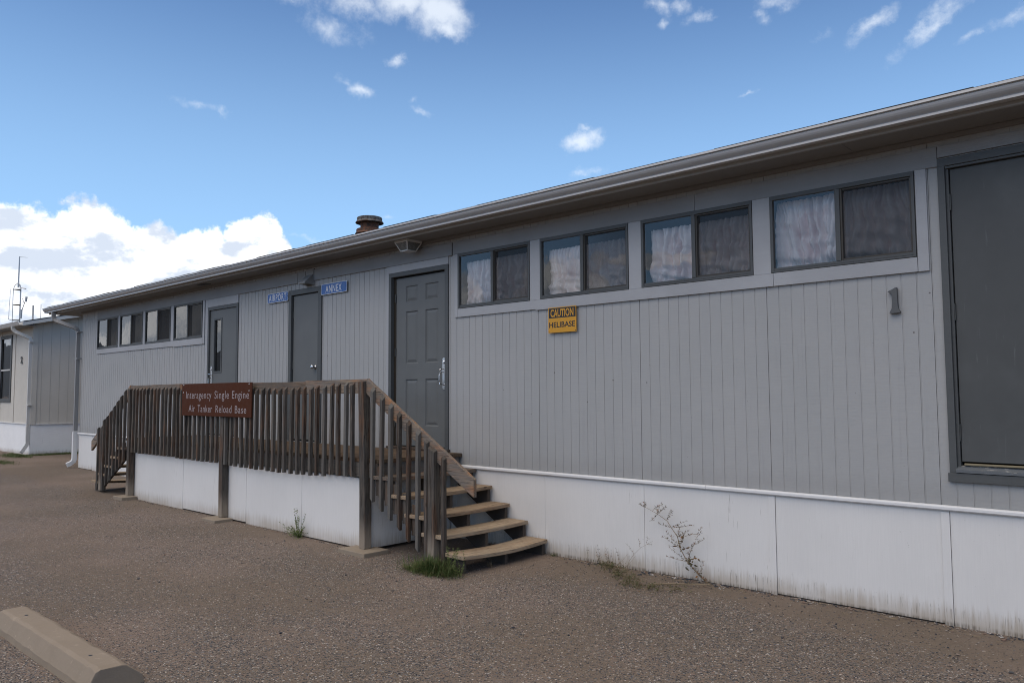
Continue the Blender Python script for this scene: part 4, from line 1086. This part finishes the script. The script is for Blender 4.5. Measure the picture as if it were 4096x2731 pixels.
# ------------------------------------------------------------------ second building
CX2, CY2 = -22.57, .317
B2 = thing('beige_outbuilding', (-27, 3, .1), 'beige clad building with white base and cream gutters beyond the far corner', 'building')
X2 = -37.0; D2_ = 7.5; zt2, e2 = .872, 3.42
m = MB()
# front wall with a window opening, ends and back
wx0, wx1, wz0, wz1 = -25.30, -24.44, 1.52, 3.17
def quad(m, a, b, c, d): m.add([a, b, c, d], [(0, 1, 2, 3)])
def fr2(x0, x1, z0, z1): quad(m, (x0, CY2, z0), (x1, CY2, z0), (x1, CY2, z1), (x0, CY2, z1))
fr2(X2, wx0, zt2, 3.5); fr2(wx1, CX2, zt2, 3.5); fr2(wx0, wx1, zt2, wz0); fr2(wx0, wx1, wz1, 3.5)
RP = .235
m.add([(CX2, CY2, zt2), (CX2, CY2+D2_, zt2), (CX2, CY2+D2_, 3.5), (CX2, CY2+D2_/2, 3.5+RP*D2_/2), (CX2, CY2, 3.5)], [(0, 1, 2, 3, 4)])
m.add([(X2, CY2, zt2), (X2, CY2+D2_, zt2), (X2, CY2+D2_, 3.5), (X2, CY2+D2_/2, 3.5+RP*D2_/2), (X2, CY2, 3.5)], [(0, 1, 2, 3, 4)])
quad(m, (X2, CY2+D2_, zt2), (CX2, CY2+D2_, zt2), (CX2, CY2+D2_, 3.5), (X2, CY2+D2_, 3.5))
m.build('wall', B2W, B2)
m = MB()
for y in [CY2+.21*k for k in range(1, 34)]: m.box(CX2+.0005, CX2+.003, y-.005, y+.005, zt2+.01, 3.4+RP*min(y-CY2, D2_-(y-CY2)))
m.build('siding_groove', m_plain('beige_groove_shadow_line', (.43, .405, .36), .8), B2)
m = MB(); m.box(CX2, CX2+.018, CY2-.018, CY2+.105, zt2-.015, 3.42)
for x in (-24.06, -25.33, -26.55, -27.8, -29.0): m.box(x-.03, x+.03, CY2-.018, CY2-.0005, zt2, 3.45)
m.each('corner_board', B2W, B2, bevel=.002)
m = MB(); m.box(CX2-.03, CX2+.0, CY2+.0, CY2+D2_, .05, zt2-.012) ; m.box(X2, CX2-.03, CY2+.0, CY2+.03, .05, zt2-.01)
m.build('base_wall', B2S, B2)
m = MB(); m.box(X2, CX2-.05, CY2-.03, CY2-.001, zt2-.008, zt2+.012); m.box(CX2+.001, CX2+.03, CY2+.11, CY2+D2_, zt2-.012, zt2+.004); m.build('bullnose_trim', BULL, B2)
# roof, rake, gutter
m = MB(); yo = CY2-.32; zo = 3.5-RP*.32
m.prism([(yo, zo+.03), (yo, zo+.055), (CY2+D2_/2, zo+.055+RP*(D2_/2+.32)), (CY2+D2_/2, zo+.03+RP*(D2_/2+.32))], 0, X2-.3, CX2+.33)
m.prism([(CY2+D2_+.3, zo+.03), (CY2+D2_+.3, zo+.055), (CY2+D2_/2+.002, zo+.055+RP*(D2_/2+.32)), (CY2+D2_/2+.002, zo+.03+RP*(D2_/2+.32))], 0, X2-.3, CX2+.33)
m.build('roof', SHIN, B2)
m = MB(); m.prism([(yo-.02, zo-.065), (yo-.02, zo+.03), (CY2+D2_/2, zo+.03+RP*(D2_/2+.34)), (CY2+D2_/2, zo-.065+RP*(D2_/2+.34))], 0, CX2+.30, CX2+.325); m.build('rake_board', CREAM, B2)
m = MB(); m.prism([(yo-.01, zo-.055), (yo-.01, zo-.045), (CY2, zo-.045), (CY2, zo-.055)], 0, X2-.28, CX2+.30)
m.prism([(yo-.018, zo-.06), (yo-.018, zo+.028), (yo-.002, zo+.028), (yo-.002, zo-.06)], 0, X2-.28, CX2+.30)
m.build('eave_box', FRIEZE, B2)
m = MB(); q = [(yo-.02, zo+.03), (yo-.02, zo-.055), (yo-.09, zo-.055), (yo-.105, zo-.03), (yo-.125, zo+.01), (yo-.14, zo+.035), (yo-.13, zo+.035), (yo-.10, zo-.02), (yo-.085, zo-.048), (yo-.027, zo-.048), (yo-.027, zo+.03)]
m.prism(q, 0, X2-.3, CX2+.30); m.build('gutter', CREAM, B2)
m = MB(); m.sweep([(CX2-.30, yo-.07, zo-.05), (CX2-.30, yo-.07, zo-.13), (CX2-.27, yo-.02, zo-.19), (CX2-.06, CY2-.06, zo-.36), (CX2-.03, CY2-.05, zo-.42), (CX2-.03, CY2-.05, .40), (CX2-.02, CY2-.08, .33), (CX2+.04, CY2-.20, .17)], rect(.085, .06), (1, 0, 0))
for z in (2.98, 1.36): m.box(CX2-.10, CX2+.06, CY2-.09, CY2-.001, z-.014, z+.014)
m.build('downspout', CREAM, B2)
m = MB()
m.box(wx0-.09, wx1+.10, CY2-.022, CY2+.02, wz1, wz1+.085); m.box(wx0-.09, wx0, CY2-.022, CY2+.02, wz0, wz1); m.box(wx1, wx1+.10, CY2-.022, CY2+.02, wz0, wz1); m.box(wx0-.09, wx1+.10, CY2-.022, CY2+.02, wz0-.10, wz0)
wf = m.build('window', SLATE, B2, bevel=.002)
m = MB(); pane(m, wx0, wx1, CY2+.010, wz0, wz1); o = m.build('pane', GLASS, B2); o.parent = wf
m = MB(); m.box(wx0, wx1, CY2-.012, CY2+.008, 2.285, 2.325); o = m.build('meeting_rail', CREAM, B2); o.parent = wf
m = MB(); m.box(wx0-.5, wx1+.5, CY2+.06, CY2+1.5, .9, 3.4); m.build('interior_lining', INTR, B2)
v, f = text_mb('2', .125, .178, .018)
m = MB(); m.add([(-23.50+q[0], CY2-.030, 2.452+q[2]) for q in v], f); m2 = MB()
n = len(m.v); m.add([(-23.50+q[0], CY2-.022, 2.452+q[2]) for q in v], f)
t = tag(m.build('house_number', NUM, base=(-23.44, CY2, 2.45)), 'grey numeral 2 on the beige wall beside the cream downspout', 'house number')
sd_ = t.modifiers.new('th', 'SOLIDIFY'); sd_.thickness = .006

# ------------------------------------------------------------------ antenna mast beyond
TX, TY = -53.2, 8.0
AM = thing('antenna_mast', (TX, TY, .2), 'slim lattice radio mast with whip aerial rising behind the beige building', 'antenna')
m = MB(); legs = [(TX+.25*math.cos(a), TY+.25*math.sin(a)) for a in (R(20), R(140), R(260))]
for (a, b) in legs: m.tube([(a, b, .2), (a, b, 7.95), (TX+(a-TX)*.7, TY+(b-TY)*.7, 8.2), (TX, TY, 8.38)], .022, 6)
m.each('leg', GALV, AM)
m = MB(); 
for k in range(9):
    z = 7.95-.92*k
    if z < .5: break
    for i in range(3): a, b = legs[i], legs[(i+1) % 3]; m.tube([(a[0], a[1], z), (b[0], b[1], z)], .028, 6)
m.build('brace', DKMET, AM)
MB().tube([(TX, TY, 8.1), (TX+.03, TY, 9.95)], .045, 8, .030).build('pole', GALV, AM)
MB().tube([(TX, TY, 9.93), (TX+.45, TY+.3, 9.88)], .010, 5).build('crossarm', DKMET, AM)
m = MB(); m.tube([(TX-.75, TY-.25, 6.2), (TX-.72, TY-.25, 7.0), (TX-.62, TY-.22, 8.40)], .02, 6, .008); m.tube([(TX-.25, TY-.1, 6.1), (TX-.75, TY-.25, 6.2)], .02, 6)
m.tube([(TX+.25, TY+.1, 8.05), (TX+.55, TY+.25, 7.98)], .035, 6); m.tube([(TX+.35, TY+.15, 7.4), (TX+.48, TY+.2, 7.1)], .02, 6)
m.tube([(TX+.25, TY+.1, 6.3), (TX+.35, TY+.15, 6.75), (TX+.55, TY+.3, 7.45)], .03, 6); m.tube([(TX+.52, TY+.28, 7.2), (TX+.56, TY+.3, 7.5)], .07, 6)
m.tube([(TX+.30, TY+.1, 6.2), (TX+.33, TY+.12, 6.75)], .07, 6)
m.build('aerial', GALV, AM)
for dx, dy, h, r, lb in ((1.15, .5, 6.95, .05, 'short stub pole right of the lattice mast above the beige roof'), (1.9, .7, 6.95, .018, 'thin far whip pole furthest right above the beige roof')):
    tag(MB().tube([(TX+dx, TY+dy, .2), (TX+dx, TY+dy, h)], r, 8).build('aerial_pole', CREAM, base=(TX+dx, TY+dy, .2)), lb, 'pole')

# ------------------------------------------------------------------ plants
def blade(m, p, d, L, w_, droop=.4, n=4):
    p = Vector(p); d = Vector(d).normalized(); s = d.cross(Vector((0, 0, 1)))
    if s.length < .05: s = Vector((1, 0, 0))
    s.normalize(); pts = []
    for i in range(n+1):
        f_ = i/n; q = p+d*L*f_-Vector((0, 0, 1))*droop*L*f_*f_*.6; ww = w_*(1-f_)**.6
        pts.append((q-s*ww/2, q+s*ww/2))
    vs = [v for a in pts for v in a]; m.add(vs, [(2*i, 2*i+1, 2*i+3, 2*i+2) for i in range(n)])
def leafq(m, p, d, L, w_):
    p = Vector(p); d = Vector(d).normalized(); s = d.cross(Vector((random.uniform(-1, 1), random.uniform(-1, 1), random.uniform(-1, 1))))
    if s.length < .05: s = Vector((1, 0, 0))
    s.normalize(); m.add([p, p+d*L*.5+s*w_/2, p+d*L, p+d*L*.5-s*w_/2], [(0, 1, 2, 3)])
# grass tuft round the newel
random.seed(5)
t = thing('grass_tuft', (-5.40, -1.28, 0), 'bushy dark green grass clump round the newel at the foot of the near steps', 'plant')
m = MB()
for i in range(3600):
    a = random.uniform(0, 6.283); r = abs(random.gauss(0, 1))
    x = -5.33+math.cos(a)*r*.155; y = -1.30+math.sin(a)*r*.07
    if not (-5.68 < x < -4.98 and -1.46 < y < -1.10): continue
    out = Vector((x+5.33, (y+1.30)*1.5, 0)); d = out*1.5+Vector((random.gauss(0, .5), random.gauss(0, .5), random.uniform(.3, 1.5)))
    blade(m, (x, y, 0), d, random.uniform(.06, .20)*(1.25 if mn.noise(Vector((x*14, y*14, 3))) > 0 else .7), random.uniform(.003, .006), random.uniform(.2, 1.1))
for i in range(26):
    a = random.uniform(-.4, 3.5); blade(m, (-5.3+random.gauss(0, .12), -1.30, .02), (math.cos(a), -.3+random.gauss(0, .3), random.uniform(.3, .8)), random.uniform(.18, .30), .004, .5)
m.build('blades', LGRASS, t)
m = MB(); 
for i in range(9):
    x = random.uniform(-5.16, -4.96); p = [Vector((x, -1.27, .02))]; d = Vector((random.uniform(-.1, .35), random.uniform(-.2, .1), 1))
    for k in range(7): p.append(p[-1]+d.normalized()*random.uniform(.022, .040)); d += Vector((random.gauss(0, .15), random.gauss(0, .1), 0))
    m.tube(p, .0022, 4, .001)
    for q in p[1:]:
        for _ in range(4): leafq(m, q, (random.gauss(0, 1), random.gauss(0, 1), random.uniform(.1, .9)), random.uniform(.010, .022), .007)
m.build('weed_stems', LWEED, t)
# upright weed at the deck skirt
random.seed(9)
t = thing('roadside_weed', (-7.70, -1.20, .015), 'yellow green branching weed growing against the white deck skirt', 'plant')
ms = MB(); ml = MB()
def stem(pts, r, leaves, L, spread=1.0):
    pts = [Vector(p) for p in pts]
    ms.tube(pts, r, 5, r*.35)
    for i in range(len(pts)-1):
        for k in range(leaves):
            q = pts[i].lerp(pts[i+1], random.random()); leafq(ml, q, (random.gauss(0, 1)*spread, random.gauss(0, .6)*spread-.2, random.uniform(-.1, 1)), random.uniform(.5, 1)*L, L*.32)
B0 = Vector((-7.70, -1.175, .01))
def wig(a, b, n, amp):
    a = Vector(a); b = Vector(b); return [a.lerp(b, i/n)+Vector((random.gauss(0, amp), random.gauss(0, amp*.5), 0))*(1 if 0 < i < n else 0) for i in range(n+1)]
for tip, lv in (((-7.705, -1.20, .335), 7), ((-7.775, -1.19, .325), 7), ((-7.53, -1.20, .275), 5), ((-8.05, -1.22, .150), 3), ((-7.66, -1.21, .24), 8), ((-7.74, -1.2, .22), 9), ((-7.52, -1.22, .15), 6), ((-7.9, -1.24, .07), 7), ((-7.62, -1.25, .10), 8), ((-7.8, -1.25, .12), 8), ((-7.72, -1.26, .14), 9), ((-7.58, -1.2, .12), 8), ((-7.95, -1.22, .10), 4)):
    stem(wig(B0+Vector((random.gauss(0, .02), 0, 0)), tip, 8, .006), .0022, lv, .024)
for i in range(160): q = B0+Vector((random.gauss(0, .07), -abs(random.gauss(0, .04)), random.uniform(0, .07))); leafq(ml, q, (random.gauss(0, 1), random.gauss(0, 1), .5), .025, .009)
ms.build('stem', LWEED, t); ml.build('leaves', LWEED, t)
# tall leaning dried weed against the skirting
random.seed(14)
t = thing('dried_weed', (-3.30, -.06, 0), 'tall leaning dried weed with brown leaves against the white skirting', 'plant')
ms = MB(); ml = MB()
main = [(-3.24, -.10, .0), (-3.35, -.08, .06), (-3.461, -.08, .160), (-3.533, -.075, .262), (-3.555, -.075, .356), (-3.610, -.08, .426), (-3.653, -.08, .481), (-3.749, -.08, .531), (-3.80, -.08, .550), (-3.866, -.08, .575)]
mp = [Vector(p) for p in main]; ms.tube(mp, .0050, 6, .0012)
def side(a, b, n=5, lv=3, L=.02):
    p = wig(a, b, n, .006); ms.tube(p, .0015, 4, .0008)
    for q in p[1:]:
        for _ in range(lv): leafq(ml, q, (random.gauss(0, 1), random.gauss(0, .5), random.uniform(-.2, 1)), random.uniform(.7, 1.3)*L, L*.26)
for a, b in ((5, (-3.46, -.09, .50)), (5, (-3.40, -.09, .47)), (4, (-3.52, -.1, .44)), (4, (-3.34, -.1, .41)), (3, (-3.68, -.1, .34)), (3, (-3.66, -.09, .39)), (2, (-3.62, -.1, .26)), (2, (-3.40, -.1, .30)), (2, (-3.36, -.1, .36)),
             (6, (-3.60, -.09, .57)), (7, (-3.66, -.09, .60)), (7, (-3.72, -.09, .60)), (8, (-3.70, -.09, .62)), (9, (-3.92, -.09, .60)), (9, (-3.88, -.09, .62)), (5, (-3.72, -.1, .45)), (4, (-3.44, -.1, .42)), (3, (-3.48, -.1, .38)), (1, (-3.30, -.1, .18)), (2, (-3.64, -.1, .18)), (7, (-3.80, -.1, .47))):
    side(mp[a], b, 6, 4)
side((-3.36, -.1, .36), (-3.31, -.1, .46), 5, 4); side((-3.40, -.1, .30), (-3.29, -.1, .37), 5, 4)
ms.build('stem', LSTK, t)
for i in range(26):
    q = mp[1].lerp(mp[4], random.random())+Vector((random.gauss(0, .012), random.gauss(0, .01), random.gauss(0, .02)))
    leafq(ml, q, (random.gauss(0, 1), random.gauss(0, .4), random.gauss(0, .6)), random.uniform(.02, .045), random.uniform(.012, .02))
for q in (Vector((-3.40, -.09, .145)), Vector((-3.48, -.09, .11)), Vector((-3.47, -.09, .27)), Vector((-3.60, -.09, .27)), Vector((-3.52, -.09, .36)), Vector((-3.36, -.09, .20))):
    for k in range(3): leafq(ml, q, (random.choice((-1, 1)), random.gauss(0, .3), random.gauss(0, .3)), random.uniform(.04, .06), .018)
for i in range(130):
    q = mp[0].lerp(mp[2], random.random()); leafq(ml, q+Vector((random.gauss(0, .008), 0, 0)), (random.gauss(0, 1), random.gauss(0, .5), random.uniform(-.3, .8)), random.uniform(.012, .022), .006)
ml.build('leaves', LDRY, t)
# thin second stalk
t = thing('thin_weed', (-4.05, -.06, 0), 'single thin leafless weed stalk arching right along the skirting seam', 'plant')
ms = MB(); ml = MB(); p = [(-4.09, -.06, 0), (-4.06, -.07, .08), (-4.00, -.08, .15), (-3.93, -.08, .215), (-3.86, -.08, .255), (-3.80, -.08, .29)]
mp = [Vector(q) for q in p]; ms.tube(mp, .0016, 5, .0006)
for a, b in ((2, (-4.08, -.08, .23)), (3, (-3.95, -.08, .28)), (4, (-3.86, -.08, .32)), (4, (-3.80, -.09, .26))): side(mp[a], b, 4, 2, .016)
ms.build('stem', LSTK, t); ml.build('leaves', LDRY, t)
# creeping weeds and litter
t = thing('creeping_weed', (-3.85, -.35, 0), 'low sprawling olive weed creeping over the dirt below the skirting', 'plant')
ms = MB(); ml = MB(); path = [Vector(q) for q in ((-4.30, -.12, .02), (-4.12, -.22, .02), (-3.98, -.34, .018), (-3.86, -.42, .015), (-3.72, -.53, .012), (-3.60, -.60, .01), (-3.46, -.50, .01), (-3.32, -.40, .01))]
for i in range(3400):
    f_ = random.random()**1.25*(len(path)-1.001); k = int(f_); q = path[k].lerp(path[k+1], f_-k)+Vector((random.gauss(0, .06), random.gauss(0, .05), abs(random.gauss(0, .014))))
    if mn.noise(Vector((q.x*16, q.y*16, 1))) < .06: continue
    leafq(ml, q, (random.gauss(0, 1), random.gauss(0, 1), random.uniform(0, 1)), random.uniform(.012, .028), .007)
for i in range(60):
    k = random.randrange(len(path)-1); q = path[k]+Vector((random.gauss(0, .05), random.gauss(0, .03), 0)); e = q+Vector((random.gauss(0, .06), random.gauss(.02, .03), random.uniform(.04, .15)))
    ms.tube(wig(q, e, 3, .006), .0011, 4, .0005)
ms.tube(path, .003, 5, .0015)
ms.build('stem', LSTK, t); ml.build('leaves', m_leaf('olive_creeper', (.055, .06, .022), (.11, .105, .045), (.13, .085, .045)), t)
tag(MB().tube([(-3.585, -.425, .016), (-3.50, -.36, .020), (-3.38, -.25, .018), (-3.28, -.18, .018), (-3.21, -.135, .016)], .0058, 7, .0035).build('dry_branch', LSTK, base=(-3.4, -.28, .01)), 'pale dry stick lying on the ground below the dried weed', 'stick')
for nm_, lb, c, n_, mt, L_ in (('grass_sprig', 'small bright green grass sprig at the skirting right of the steps', (-4.955, -.05), 26, LGRASS, .07), ('dry_grass', 'straw coloured dry grass wisps under the lowest tread of the near steps', (-5.10, -.80), 22, LSTK, .14)):
    m = MB()
    for i in range(n_): blade(m, (c[0]+random.gauss(0, .02), c[1]+random.gauss(0, .015), 0), (random.gauss(0, .5), random.gauss(-.2, .3), random.uniform(.5, 1)), random.uniform(.5, 1.1)*L_, .004, .5)
    tag(m.build(nm_, mt, base=(c[0], c[1], 0)), lb, 'plant')
m = MB()
for i in range(9): x = -4.37+random.gauss(0, .09); p = wig((x, -.03, 0), (x+random.gauss(0, .04), -.05, random.uniform(.08, .19)), 5, .004); m.tube(p, .0012, 4, .0006); [leafq(m, q, (random.gauss(0, 1), random.gauss(0, .5), random.uniform(0, 1)), .016, .004) for q in p[1:] for _ in range(3)]
tag(m.build('skirting_weed', LDRY, base=(-4.37, -.03, 0)), 'cluster of short bare weed stems at the skirting foot left of the thin stalk', 'plant')
# grass strip at the beige building
m = MB()
for i in range(5200):
    u = random.random()
    if u < .6: x = CX2+abs(random.gauss(.10, .09)); y = random.uniform(CY2-.15, CY2+1.6)
    else: x = random.gauss(CX2-.1, .35); y = CY2-.12-abs(random.gauss(0, .22))
    blade(m, (x, y, ground_h(x)), (random.gauss(0, .6), random.gauss(0, .6), 1), random.uniform(.03, .10), .008, .5, 2)
for i in range(1200):
    x = random.gauss(-20.9, .35); y = -.75+random.gauss(0, .12); blade(m, (x, y, ground_h(x)), (random.gauss(0, .6), random.gauss(0, .6), 1), random.uniform(.02, .06), .008, .5, 2)
tag(m.build('grass', LGRASS), 'ragged green grass strip along the foot of the beige building', 'grass', kind='stuff')
# straw litter in front of the skirting
m = MB(); random.seed(31)
for i in range(90):
    x = random.uniform(-5, -.6); y = -.06-abs(random.gauss(0, .09)); a = random.gauss(0, .5); L = random.uniform(.02, .10)
    m.tube([(x, y, .006), (x+math.cos(a)*L, y-abs(math.sin(a))*L*.6, .009)], random.uniform(.0008, .0018), 4)
tag(m.build('straw_litter', LSTK), 'dry straw and leaf litter along the foot of the white skirting', 'litter', kind='stuff')
